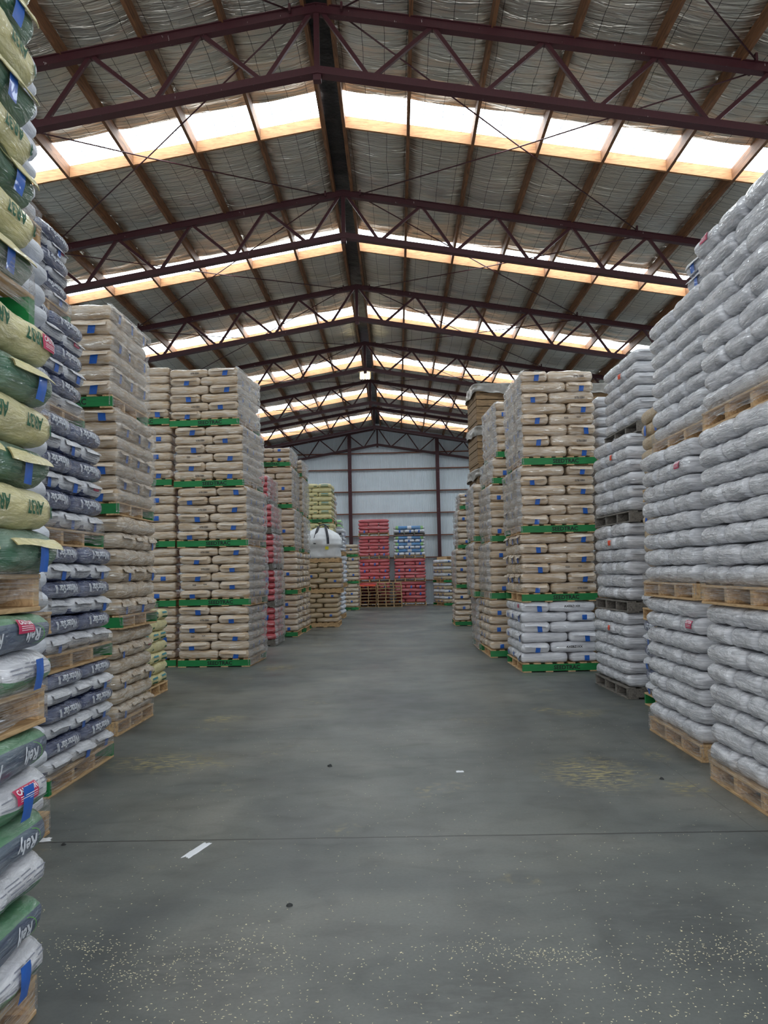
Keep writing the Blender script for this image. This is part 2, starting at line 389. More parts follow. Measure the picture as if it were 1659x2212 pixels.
def topo(nx, ny, nz):
    if (nx, ny, nz) in _topo: return _topo[(nx, ny, nz)]
    idx = {}; pts = []
    def g(i, j, k):
        if (i, j, k) not in idx:
            idx[(i, j, k)] = len(pts)
            def s(a, n):
                t = 2*a/n-1
                return .45*t+.55*math.sin(t*PI/2)
            pts.append((s(i, nx), s(j, ny), s(k, nz)))
        return idx[(i, j, k)]
    f = []
    for i in range(nx):
        for j in range(ny):
            f.append((g(i, j, 0), g(i, j+1, 0), g(i+1, j+1, 0), g(i+1, j, 0)))
            f.append((g(i, j, nz), g(i+1, j, nz), g(i+1, j+1, nz), g(i, j+1, nz)))
    for i in range(nx):
        for k in range(nz):
            f.append((g(i, 0, k), g(i+1, 0, k), g(i+1, 0, k+1), g(i, 0, k+1)))
            f.append((g(i, ny, k), g(i, ny, k+1), g(i+1, ny, k+1), g(i+1, ny, k)))
    for j in range(ny):
        for k in range(nz):
            f.append((g(0, j, k), g(0, j, k+1), g(0, j+1, k+1), g(0, j+1, k)))
            f.append((g(nx, j, k), g(nx, j+1, k), g(nx, j+1, k+1), g(nx, j, k+1)))
    _topo[(nx, ny, nz)] = (pts, f); return _topo[(nx, ny, nz)]

def side_text(mb, F, txt, u0, w0, h, mi, rot180=False, both=True, lift=.0055, aspect=1.):
    """print on the long sides; u0 along length, w0 height (-1..1), h letter height in m"""
    vs, fs = text2d(txt)
    for side in ((-1, 1) if both else (-1,)):
        out = []
        for (x, y) in vs:
            x *= h*aspect; y *= h
            if rot180: x, y = -x, -y
            u = u0+(x/(CL/2))*(1)
            if side == 1: u = -(u)
            out.append(F(u, side, w0+y/(CT/2), lift))
        mb.add(out, fs, mi)
def end_text(mb, F, txt, v0, w0, h, mi, rot180=False, lift=.0055):
    vs, fs = text2d(txt); out = []
    for (x, y) in vs:
        x *= h; y *= h
        if rot180: x, y = -x, -y
        out.append(F(1, v0+x/(CW/2), w0+y/(CT/2), lift))
    mb.add(out, fs, mi)

# type : body material list, slot chooser(centre u,v,w)->slot, prints, soft, flap, tape
def T_(mats, slot=None, prints=None, soft=False, flap=None, tape=0, extra=None, name='paper_sack'):
    return dict(mats=mats, slot=slot, prints=prints, soft=soft, flap=flap, tape=tape, extra=extra, name=name)
def pr_tan(mb, F, seed, mi=1):
    if seed % 3 == 0: side_text(mb, F, '07B1EB0', .35, -.15, .030, mi)
    elif seed % 3 == 1:
        side_text(mb, F, '523', -.25, .15, .030, mi); side_text(mb, F, 'NZ4', .3, .3, .022, mi)
def pr_axe(mb, F, seed):
    if seed == 1:
        side_text(mb, F, 'AXEBZ1XX', 0, .1, .034, 1); end_text(mb, F, 'AXEBZ1XX', 0, .2, .034, 1)
    if seed == 2: end_text(mb, F, '1954', -.1, -.35, .030, 1)
def pr_star(mb, F, seed): side_text(mb, F, 'WinterStar II', .05, .10, .074, 1, True, aspect=.74)
def pr_rely(mb, F, seed):
    side_text(mb, F, 'Rely', .34, -.22, .055, 2, True); side_text(mb, F, 'Rely', -.55, -.22, .055, 2, True)
    for sd in (-1, 1):     # lime arc round the word
        def arc(a, b, sd=sd):
            t = -1.2+a*2.4; r = .105+.005*b
            u = (.34+math.cos(t)*r/(CL/2)*.9); w = -.22+math.sin(t)*r*.55/(CT/2)
            return F(u if sd < 0 else -u, sd, w, .005)
        mb.grid(arc, 10, 1, 3)
def pr_lines(mb, F, seed):     # rows of small grey print on the end panel
    rnd = random.Random(seed)
    for r in range(5):
        w = .62-r*.26
        x = -.8
        while x < .6:
            l = rnd.uniform(.15, .5)
            if rnd.random() < .75:
                mb.grid(lambda a, b, x=x, l=l, w=w: F(1, x+a*l, w+b*.07, .004), 3, 1, 1, flip=True)
            x += l+.08
def pr_ar(mb, F, seed):
    side_text(mb, F, '50', .86, -.1, .050, 1, True); side_text(mb, F, 'AR37', .36, .05, .050, 1, True, aspect=.95)
    side_text(mb, F, 'AR37', -.5, .05, .050, 1, True, aspect=.95)
def pr_logo(mb, F, seed):
    for sd in (-1, 1):
        mb.grid(lambda a, b, sd=sd: F((-.06+.12*a)*(1 if sd < 0 else -1), sd, -.35+.6*b, .005), 3, 3, 3)
def pr_yel_s(mb, F, seed):
    for sd in (-1, 1):
        mb.grid(lambda a, b, sd=sd: F((.55+.3*a)*(1 if sd < 0 else -1), sd, -.5+.35*b, .005), 4, 2, 2)
def pr_yel_e(mb, F, seed):
    mb.grid(lambda a, b: F(1, -.55+1.1*a, .25+.45*b, .006), 6, 3, 1, flip=True)
    mb.grid(lambda a, b: F(1, -.6+1.2*a, -.75+.45*b, .006), 6, 3, 2, flip=True)
TY = {
 'tansoft_s': T_(['tansoft'], soft=2), 'tansoft_e': T_(['tansoft'], soft=2, flap='tansoft', tape=2),
 'tan_s': T_(['tan', 'ink'], prints=pr_tan), 'tan_e': T_(['tan', 'ink'], flap='tan', tape=1),
 'brown_s': T_(['brown'], soft=2), 'brown_e': T_(['brown'], soft=2, tape=2),
 'seedw_s': T_(['white', 'inkblack'], prints=pr_axe), 'seedw_e': T_(['white', 'inkblack'], prints=pr_axe, flap='white', tape=1),
 'grey_s': T_(['greyw'], soft=2, name='white_sack'), 'grey_e': T_(['greyw'], soft=2, flap='greyw', name='white_sack'),
 'silver_s': T_(['greyw'], soft=2, name='white_sack', ), 'silver_e': T_(['greyw'], soft=2, name='white_sack'),
 'pure_s': T_(['pure'], soft=True, name='white_sack'), 'pure_e': T_(['pure'], soft=True, name='white_sack'),
 'puret_e': T_(['pure'], soft=True, tape=1, name='white_sack'),
 'star_s': T_(['navy', 'inkwhite'], prints=pr_star, soft=2, name='printed_sack'),
 'star_e': T_(['white', 'inkgrey', 'navy'], slot=lambda u, v, w: 2 if u < .55 or (u < .93 and w < -.35) else 0, prints=pr_lines, soft=2, flap='white', tape=2, name='printed_sack'),
 'rely_s': T_(['relynavy', 'relygreen', 'inkwhite', 'limeink'], slot=lambda u, v, w: 1 if w > .55 else 0, prints=pr_rely, soft=True, name='printed_sack'),
 'rely_e': T_(['white', 'inkgrey', 'relygreen'], slot=lambda u, v, w: 2 if (w < -.45) else 0, prints=pr_lines, soft=True, tape=2, name='printed_sack'),
 'ar_s': T_(['yellow', 'inkgreen'], prints=pr_ar, soft=True, name='yellow_sack'),
 'ar_e': T_(['green', 'yellow'], slot=lambda u, v, w: 1 if u < .2 else 0, soft=True, flap='yellow', tape=1, name='yellow_sack'),
 'red_s': T_(['red'], name='plastic_sack', soft=2), 'red_e': T_(['red'], name='plastic_sack', soft=2, tape=2),
 'blue_s': T_(['blue', 'lime', 'pure', 'wlabel'], slot=lambda u, v, w: 2 if abs(u) > .93 else (1 if abs(u) > .68 else (2 if abs(u) < .11 else 0)), soft=True, name='printed_sack'),
 'blue_e': T_(['pure'], soft=True, tape=1, name='printed_sack'),
 'lime_s': T_(['pure', 'lime'], slot=lambda u, v, w: 1 if w > -.1 else 0, soft=True, name='printed_sack'),
 'yel_s': T_(['yellow', 'teal', 'inkgreen'], prints=pr_yel_s, soft=2, name='yellow_sack'),
 'yel_e': T_(['yellow', 'teal', 'inkgreen'], prints=pr_yel_e, soft=2, name='yellow_sack'),
}
TY['lime_e'] = dict(TY['lime_s'])
_sm = {}
def sack_mesh(ty, seed, lo=False):
    key = (ty, seed, lo)
    if key in _sm: return _sm[key]
    t = TY[ty]; F = sack_fn(seed+sum(map(ord, ty)) % 13*5, t['soft'])
    pts, f = topo(*((7, 5, 4) if lo else (20, 14, 8)))
    mb = MB()
    vs = [F(*p) for p in pts]
    mb.add(vs, f, 0, True)
    if t['slot']:
        for i, q in enumerate(f):
            c = [sum(pts[k][a] for k in q)/4 for a in range(3)]
            mb.m[i] = t['slot'](*c)
    if t['prints'] and not lo: t['prints'](mb, F, seed)
    r = (mb, F, t)
    _sm[key] = r
    return r
_me = {}
def sack_parts(ty, seed):
    """mesh of the sack and meshes of its flap / tape (shared by all copies)"""
    key = (ty, seed)
    if key in _me: return _me[key]
    mb, F, t = sack_mesh(ty, seed)
    me = mb.mesh(t['name'], [M[k] for k in t['mats']])
    kids = []
    rnd = random.Random(seed*31+7)
    if t['flap']:
        k = MB(); ph = rnd.uniform(0, 6); lowz = rnd.uniform(.08, .38)
        def fl(a, b, o):
            v = -.80+1.60*a; w = .84+(lowz+.12*math.sin(a*PI+ph)-.84)*b
            p = F(1, v, w, .004); p.x += ((.009+.024*b if not t['soft'] else .007+.011*b)+.005*math.sin(a*7+ph)*b)-o; return p
        k.grid(lambda a, b: fl(a, b, 0), 12, 4, 0, flip=True); k.grid(lambda a, b: fl(a, b, .005), 12, 4, 0)
        k.grid(lambda a, b: fl(a, 1, .005*b), 12, 1, 0)
        kids.append(('end_flap', k.mesh('end_flap', [M[t['flap']]]), None))
    if t['tape'] and (t['tape'] == 1 or seed % 2 == 0):
        def tp(v, w):
            p = F(1, v, w, .009); p.x = .35*p.x+.65*max(p.x, F(1, v, 0, .011).x); p.z = CT/2+w*CT/2*.97; return p
        k = MB(); v0 = rnd.uniform(-.45, .25); tw = .33; sl = rnd.uniform(-.08, .08); top = .34 if t['flap'] else .62
        k.grid(lambda a, b: tp(v0+tw*a+sl*b, top-(top+.95)*b), 4, 6, 0, flip=True)
        kids.append(('tape', k.mesh('tape', [M['tape']]), 'strip of blue tape over the folded end'))
    _me[key] = (me, kids); return _me[key]
def label_part(parent, F, side, u0, w0, wd, ht, mat, txt=None, sub=False, name='warning_label', lab=None):
    """rectangular sticker following the sack; side 'e' end or -1/+1 long side"""
    k = MB()
    def P(x, y, lift):
        if side == 'e': return F(1, u0+x/(CW/2), w0+y/(CT/2), lift)
        return F((u0+x/(CL/2))*(1 if side < 0 else -1), side, w0+y/(CT/2), lift)
    k.grid(lambda a, b: P((a-.5)*wd, (b-.5)*ht, .0075), 6, 5, 0, flip=(side == 'e'))
    mats = [M[mat]]
    if txt:
        vs, fs = text2d(txt); h = ht*.34; wtot = max(v[0] for v in vs)-min(v[0] for v in vs)
        asp = min(1, wd*.86/(wtot*h))
        k.add([P(x*h*asp, y*h+ht*.2, .0105) for x, y in vs], fs, 1)
        for r in range(3):
            k.grid(lambda a, b, r=r: P((-.38+.76*a)*wd, (-.12-.11*r+.035*b)*ht, .0100), 4, 1, 1, flip=(side == 'e'))
        mats.append(M['cautiontxt'])
    o = link(name, k.mesh(name, mats), parent)
    if lab: o['label'] = lab
    return o

ORD = ['bottom', 'second', 'third', 'fourth', 'fifth', 'sixth', 'seventh', 'eighth', 'ninth']
RECS = []
def kind_of(ty):
    b = ty.split('_')[0]
    return {'tan': 'tan', 'tansoft': 'tan', 'brown': 'tan', 'seedw': 'white', 'grey': 'white', 'silver': 'white', 'pure': 'white', 'puret': 'white', 'star': 'printed', 'rely': 'printed', 'ar': 'yellow', 'yel': 'yellow', 'red': 'red', 'blue': 'blue', 'lime': 'blue'}[b]
LOOK = {'tansoft_s': 'tan film-wrapped sack side-on', 'tansoft_e': 'tan film-wrapped sack end-on', 'tan_s': 'tan paper sack side-on', 'tan_e': 'tan paper sack end-on', 'brown_s': 'brown sack side-on', 'brown_e': 'brown sack end-on',
 'seedw_s': 'white paper sack side-on', 'seedw_e': 'white paper sack end-on', 'grey_s': 'silver-white sack side-on', 'grey_e': 'silver-white sack end-on',
 'silver_s': 'silver-white sack side-on', 'silver_e': 'silver-white sack end-on', 'pure_s': 'white sack side-on', 'pure_e': 'white sack end-on', 'puret_e': 'white sack end-on',
 'star_s': 'navy printed sack side-on', 'star_e': 'navy sack with white end', 'rely_s': 'navy-green sack side-on', 'rely_e': 'white-ended green sack',
 'ar_s': 'pale yellow sack side-on', 'ar_e': 'yellow sack with green end', 'red_s': 'red plastic sack side-on', 'red_e': 'red plastic sack end-on',
 'blue_s': 'blue and lime sack side-on', 'blue_e': 'white sack end-on', 'lime_s': 'lime-topped white sack side-on', 'lime_e': 'lime-topped white sack end-on', 'yel_s': 'yellow sack side-on', 'yel_e': 'yellow sack end-on'}
# pallets ----------------------------------------------------------------
def pallet_proto(wmat, fas):
    root = bpy.data.objects.new('pallet', None); COL.objects.link(root)
    W = 1.2; D = 1.2
    k = MB()
    for i in range(7): k.box((-W/2+.055+i*(W-.11)/6, 0, .131), (.11, D, .018))
    bevel(link('top_deck', k.mesh('top_deck', [M[wmat]]), root), .003)
    for j in range(4):
        y = -D/2+.022+j*(D-.044)/3
        k = MB(); f = fas and j in (0, 3)
        mats = [M['palgreen' if f else wmat]]
        k.box((0, y, .070), (W*(1.0 if f else .99), .044, .104))
        if f:
            vs, fs = text2d('SEEDTRAC'); h = .062; yy = y+(-.0235 if j == 0 else .0235); sg = 1 if j == 0 else -1
            k.add([(x*h*sg*.98+.1*sg, yy, z*h+.071) for x, z in vs], [q if j == 0 else q for q in fs], 1); mats.append(M['inkblack'])
        o = bevel(link('stringer', k.mesh('stringer', mats), root), .003)
        if f: o['label'] = 'green painted board with black stencilled lettering'
    for i in range(4):
        k = MB(); k.box((-W/2+.07+i*(W-.14)/3, 0, .009), (.14 if i in (0, 3) else .12, D, .018))
        bevel(link('base_board', k.mesh('base_board', [M[wmat]]), root), .003)
    return root
PAL = {'green': pallet_proto('pal', True), 'plain': pallet_proto('pal', False), 'grey': pallet_proto('palgrey', False)}
for p in PAL.values(): p['used'] = 0
def place_pallet(kind, loc, rz, sc, label, group):
    p = PAL[kind]
    if p['used']: p = copy_tree(p)
    PAL[kind]['used'] = 1
    if 'used' in p and p is not PAL[kind]: del p['used']
    p.location = loc; p.rotation_euler = (0, 0, rz); p.scale = sc
    tag(p, label, 'pallet', group); return p

TIER = ['lowest', 'second', 'third', 'fourth', 'fifth', 'sixth']
def film_sheet(C, rot, s, D, z0, z1, out, mat, label, T, top=False, layers_z=None, seed=0, group='stretch film over the loads', front=0):
    """film clinging to the aisle face: bulges with the layers, crumpled, turns the corners"""
    ca, sa = math.cos(rot), math.sin(rot)
    def P(a, b, z): x = -s*a; return (C[0]+ca*x-sa*b, C[1]+sa*x+ca*b, z)
    lz = layers_z if layers_z is not None else z0
    mb = MB(); nz_ = max(10, int((z1-z0)/.03)); ny = int(D/.05)
    def fn(u, w):
        z = z0+(z1-z0)*w; b = -.012+(D+.024)*u
        if z > lz:
            t = ((z-lz)/T) % 1.; bul = .030*math.sin(PI*t)**.6
        else: bul = .012
        n = noise.noise(Vector((b*2.2+seed*9.1, z*3.3, 0)))*.018+noise.noise(Vector((b*6+seed*5, z*7+b*3, 3)))*.009
        a = -(out+bul+n)
        e = min(u, 1-u)
        if e < .04: a += (.04-e)/.04*.05
        if 1-w < .05: a += (.05-(1-w))/.05*.05
        zz = z
        if w < .01: zz += .03*noise.noise(Vector((b*4+seed, 0, 7)))+.01
        return P(a, b, zz)
    mb.grid(fn, ny, nz_, 0)
    o = link('stretch_film', mb.mesh('stretch_film', [M[mat]]))
    tag(o, label, 'plastic film', group); return o

def load(st, tier, X, Y, Z, s, D, rot, n, T, tys, pallet='green', front=True, aisle=True, start=0, film=None, skirt=False, W=None, stickers=(), pal_label=True, inner_all=False, jit=.012, onlyfar=False, seed0=None, single=False, prot=0.):
    """one pallet load. (X,Y) near aisle corner, s=+1 when the aisle lies to +X. tys=(side type, end type)"""
    L = D/2; Wd = D/3
    if W is None: W = L+Wd
    Wi = W-L
    ca, sa = math.cos(rot), math.sin(rot)
    def P(a, b): x = -s*a; return (X+ca*x-sa*b, Y+sa*x+ca*b)
    rnd = random.Random((st+str(tier)) if seed0 is None else seed0)
    if pallet:
        c = P(W/2, D/2)
        place_pallet(pallet, (c[0], c[1], Z), rot+(0 if s > 0 else PI*0), (W/1.2, D/1.2, 1), f"{ {'green':'green-fronted wooden','plain':'plain wooden','grey':'weathered grey'}[pallet]} pallet under the {TIER[tier]} load of the {st}", 'pallets under sack loads')
    z = Z+.14 if pallet else Z
    for k in range(n):
        Pn = (k+start) % 2 == 0
        bits = []
        if Pn:
            for j in range(3):
                if aisle or j == 0: bits.append((L/2, Wd*(j+.5), 'x', L, Wd, (['left', 'middle', 'right'] if single else ['near', 'middle', 'far'])[j]+(' front end' if single else ' aisle end'), 'a'))
            if front: bits.append((L+Wi/2, L/2, 'y', L, Wi, 'front inner end', 'f'))
            if inner_all and not front: pass
        else:
            if single: bits.append((Wi/2, D/2, 'y', D, Wi, 'full-width', 'a'))
            else:
              for j in range(2):
                if aisle or j == 0: bits.append((Wi/2, L*(j+.5), 'y', L, Wi, ['near', 'far'][j]+' aisle half', 'a'))
            if front: bits.append((Wi+L/2, Wd/2, 'x', L, Wd, 'front inner half', 'f'))
        for (a, b, ax, l, w, pos, tag_) in bits:
            if onlyfar and 'near' in pos: continue
            c = P(a+rnd.uniform(-jit, jit)-prot, b+rnd.uniform(-jit, jit)*.6+prot*.8)
            ang = rot+rnd.uniform(-.02, .02)
            if ax == 'x': ang += 0 if s > 0 else PI
            else: ang -= PI/2
            # what faces the viewer: aisle column 'x' sacks show their end to the aisle and (nearest one) their side to the front
            if ax == 'x': ty = tys[1]
            else: ty = tys[0] if tag_ == 'a' and len(tys) < 3 else tys[0]
            if ax == 'y' and tag_ == 'f': ty = tys[1]
            if ax == 'y' and tag_ == 'a' and front and len(tys) > 2: ty = tys[2]
            if ax == 'x' and tag_ == 'f': ty = tys[0]
            if ty in ('tan_s',) and ax == 'y' and j == 0: pass
            RECS.append(dict(ty=ty, loc=(c[0], c[1], z+k*T), rz=ang, sc=(l/CL*.995, w/CW*.995, T/CT*1.01), seed=rnd.randrange(4), st=st, tier=tier, k=k, n=n, pos=pos, key=(st, tier, k, pos), low=(st == 'nearest right stack' and tag_ == 'f')))
    if film:
        film_sheet((X, Y), rot, s, D, Z+.02, z+n*T+.01, .015, film if isinstance(film, str) else 'film', f"hazy stretch film over aisle side of the {TIER[tier]} load, {st}", T, layers_z=z, seed=rnd.randrange(99))
    if skirt:
        film_sheet((X, Y), rot, s, D, Z+.03, z+.10, .012, 'filmthin', f"clear film strands across the pallet of the {TIER[tier]} load, {st}", T, layers_z=z+9, seed=rnd.randrange(99))
    return z+n*T

def tiers(st, spec, **kw):
    """spec: list of (X, Y, Z, n, T, overrides)"""
    for i, e in enumerate(spec):
        a = dict(kw); a.update(e[4] if len(e) > 4 else {})
        load(st, i, e[0], e[1], e[2], n=e[3], T=a.pop('T'), **a) if False else None
def stack(st, Y, cols, s, D, tys, tops, ns, **kw):
    """cols: X per tier, tops: z of each tier base + final top"""
    for i, n in enumerate(ns):
        a = dict(kw)
        for key in list(a):
            if isinstance(a[key], list): a[key] = a[key][i]
        t = a.pop('tysl', None) or tys
        T = (tops[i+1]-tops[i]-.14)/n
        load(st, i, cols[i], (a.pop('Yl', None) or Y), tops[i], s, D, a.pop('rot', 0.), n, T, t, **a)

SE = ('tan_s', 'tan_e', 'tan_e')
# left row, nearest first
stack('nearest left stack', 1.78, [-1.37, -1.345, -1.37, -1.405], 1, 1.36, None, [0, 1.06, 1.48, 2.57, 4.02], [6, 2, 6, 8], prot=[.045, .035, .055, .015],
      tysl=[('rely_s', 'rely_e'), ('rely_s', 'rely_e'), ('ar_s', 'ar_e'), ('ar_s', 'ar_e')], pallet=['plain', 'plain', 'plain', 'green'], front=False, start=[0, 0, 0, 0], skirt=True)
stack('white stack beside navy', 3.92, [-2.23, -2.23, -2.26, -2.32], 1, 1.36, ('pure_s', 'pure_e'), [0, 1.25, 2.52, 3.79, 5.06], [8, 8, 8, 8],
      pallet='plain', front=False, start=0, skirt=True)
stack('navy and white stack', 6.08, [-2.58, -2.60, -2.68, -2.86, -3.00], 1, 1.38, ('star_s', 'star_e'), [0, .89, 1.86, 2.92, 3.90, 4.73], [6, 6, 6, 6, 6],
      pallet='green', front=False, start=0, skirt=True)
stack('leaning left tan stack', 8.38, [-2.86, -2.82, -2.86, -2.93], 1, 1.22, SE, [0, 1.07, 2.24, 3.36, 4.47], [6, 6, 7, 6],
      pallet=['plain', 'green', 'green', 'green'], tysl=[('tansoft_s', 'tansoft_e', 'tansoft_e'), ('tansoft_s', 'tansoft_e', 'tansoft_e'), SE, SE], front=True, W=1.1, start=[0, 0, 1, 1], film=[False, False, 'filmclear', 'filmclear'], skirt=[True, True, False, False])
stack('low yellow stack', 10.5, [-3.28], 1, 1.2, ('yel_s', 'yel_e'), [0, 1.15], [7], pallet='plain', front=True)
stack('tall left tan stack', 14.47, [-2.62, -2.60, -2.64, -2.70, -2.78], 1, 1.42, SE, [0, 1.06, 2.10, 3.17, 4.27, 5.33], [6]*5,
      front=True, W=1.28, rot=[-.04, -.05, -.07, -.08, -.09], start=[1, 0, 0, 1, 0], film=True)
stack('inner left tan stack', 14.62, [-3.96, -3.96, -3.97, -4.03, -4.07], 1, 1.3, SE, [0, 1.05, 2.11, 3.22, 4.33, 5.40], [6]*5,
      front=True, aisle=False, W=1.2, start=1)
stack('left red stack', 18.5, [-2.76, -2.76, -2.78, -2.82, -2.90], 1, 1.36, ('red_s', 'red_e', 'red_e'), [0, .86, 1.70, 2.52, 3.19, 3.84], [5, 5, 5, 4, 4],
      pallet='grey', front=True, film=True, start=0)
stack('tan stack beyond red', 21.0, [-2.58, -2.57, -2.62, -2.67, -2.71], 1, 1.36, SE, [0, 1.07, 2.17, 3.27, 4.36, 4.86], [6, 6, 6, 6, 3],
      front=True, start=1, film=[False, False, True, True, True])
stack('tan stack before brown', 22.5, [-2.53, -2.53, -2.55, -2.57, -2.58], 1, 1.36, SE, [0, 1.09, 2.16, 3.17, 4.25, 4.73], [6, 6, 6, 6, 3],
      front=True, start=1, film=[False, False, True, True, True])
stack('brown stack under bag', 24.5, [-1.78, -1.70], 1, 1.36, ('brown_s', 'brown_e', 'brown_e'), [0, 1.00, 1.91], [6, 5], pallet='plain', front=True, start=0)
stack('yellow stack behind bag', 26.1, [-2.0, -2.0, -2.03, -2.06], 1, 1.3, ('yel_s', 'yel_e', 'yel_e'), [0, 1.08, 2.14, 3.20, 4.46], [6, 6, 6, 8], front=True, start=0)
stack('tan stack behind yellow', 27.6, [-2.12, -2.12, -2.12, -2.10], 1, 1.3, ('tan_s', 'tan_e'), [0, 1.08, 2.14, 3.20, 4.25], [6, 6, 6, 6], front=False)
stack('white stack past bag', 29.1, [-1.92, -1.86, -1.88], 1, 1.3, ('pure_s', 'puret_e', 'puret_e'), [0, 1.10, 2.21, 3.16], [6, 6, 6], pallet='plain', front=True)
stack('white stack past bag, lime-topped', 29.15, [-1.98], 1, 1.25, ('lime_s', 'lime_e', 'lime_e'), [3.16, 3.62], [2], pallet=None, front=True)
stack('short far tan stack', 35.2, [-1.70, -1.68, -1.70], 1, 1.36, SE, [0, 1.12, 2.26, 2.80], [6, 6, 3], front=True)
# far wall: these face the camera
HP = PI/2
def facing(st, X0, X1, Yf, tops, ns, tysl, pallets, start=0):
    """loads whose long face looks down the aisle: rotate so the aisle side faces -Y"""
    D = X1-X0
    for i, n in enumerate(ns):
        T = (tops[i+1]-tops[i]-.14)/n
        # aisle toward -Y: rot=-90deg with s=+1 -> outward +X becomes -Y, depth +Y becomes +X
        load(st, i, X0, Yf, tops[i], 1, D, -HP, n, T, tysl[i], pallet=pallets[i], front=False, start=start, single=True)
facing('far red stack', -1.84, -.38, 39.0, [0, 1.12, 2.22, 3.31, 4.11], [6, 6, 6, 4], [('red_s', 'red_e')]*4, ['plain']*4)
facing('far blue-topped stack', -.16, 1.32, 39.0, [0, 1.13, 2.22, 3.28, 3.76], [6, 6, 6, 2], [('red_s', 'red_e')]*2+[('blue_s', 'blue_e')]*2, ['plain', 'plain', 'plain', 'grey'])
# right row
stack('nearest right stack', 5.0, [2.31, 2.31, 2.38], -1, 1.34, ('grey_s', 'silver_e'), [0, 1.31, 2.63, 4.12], [8, 8, 9], pallet='plain', front=True, start=0, skirt=True)
stack('second right stack', 6.84, [2.43, 2.43, 2.58], -1, 1.38, ('grey_s', 'silver_e'), [0, 1.31, 2.68, 4.00], [8, 8, 8], pallet='plain', front=False, start=0, skirt=True)
stack('narrow right stack', 8.55, [2.84, 2.86, 2.90, 2.92], -1, 1.2, None, [0, .98, 1.30, 2.36, 3.42], [6, 1, 6, 6], tysl=[('star_s', 'star_e'), ('grey_s', 'grey_e'), ('brown_s', 'brown_e'), ('brown_s', 'brown_e')], pallet=['green', 'plain', 'plain', 'plain'], front=False)
stack('grey-pallet right stack', 10.12, [2.74, 2.79, 2.86, 3.00], -1, 1.44, ('grey_s', 'silver_e', 'grey_e'), [0, 1.04, 2.15, 3.27, 4.33], [6, 6, 6, 6], pallet='grey', front=True, start=0, rot=[.03, .03, .06, .03])
stack('tall right tan stack', 12.9, [1.90, 1.93, 1.95, 2.00], -1, 1.46, SE, [0, 1.08, 2.15, 3.22, 4.74], [6, 6, 6, 8], tysl=[('seedw_s', 'seedw_e', 'seedw_e'), SE, SE, SE], front=True, W=1.18, rot=[.03, .04, .04, .03], start=[0, 1, 1, 0], film=[False, False, True, True])
stack('white stack in gap', 13.6, [3.28, 3.28, 3.3, 3.35], -1, 1.2, ('grey_s', 'grey_e', 'grey_e'), [0, 1.08, 2.2, 3.3, 4.45], [6, 6, 6, 6], front=True, aisle=False, pallet='plain')
stack('crooked right tan stack', 15.14, [1.66, 1.68, 1.72, 1.78, 1.87], -1, 1.3, SE, [0, 1.05, 2.10, 3.17, 3.66, 4.72], [6, 6, 6, 2, 6], front=True, rot=[.03, .03, .03, .05, .06], start=1, film=[False, True, True, True, True])
stack('tan stack behind crooked', 16.6, [1.60, 1.52, 1.55], -1, 1.3, SE, [0, 1.05, 2.16, 3.34], [6, 6, 7], front=False, start=0, film=True)
stack('tan stack beyond bins', 23.95, [1.63, 1.68, 1.76, 1.84], -1, 1.36, SE, [0, 1.07, 2.22, 3.36, 3.84], [6, 6, 6, 3], front=True, start=1, film=[False, True, True, True])
stack('turned far-right stack', 37.7, [2.10, 2.10], -1, 1.3, None, [0, 1.05, 2.11], [6, 6], tysl=[('brown_s', 'brown_e', 'puret_e')]*2, front=True, rot=.36)
# loose sacks lying on top of the second right stack
for q in range(2):
    RECS.append(dict(ty='star_e', loc=(2.95, 7.02, 4.0+.14*q), rz=PI+.05, sc=(.9, .95, .95), seed=2*q, st='second right stack', tier=2, k=8+q, n=10, pos='near corner', key=('loose', q)))

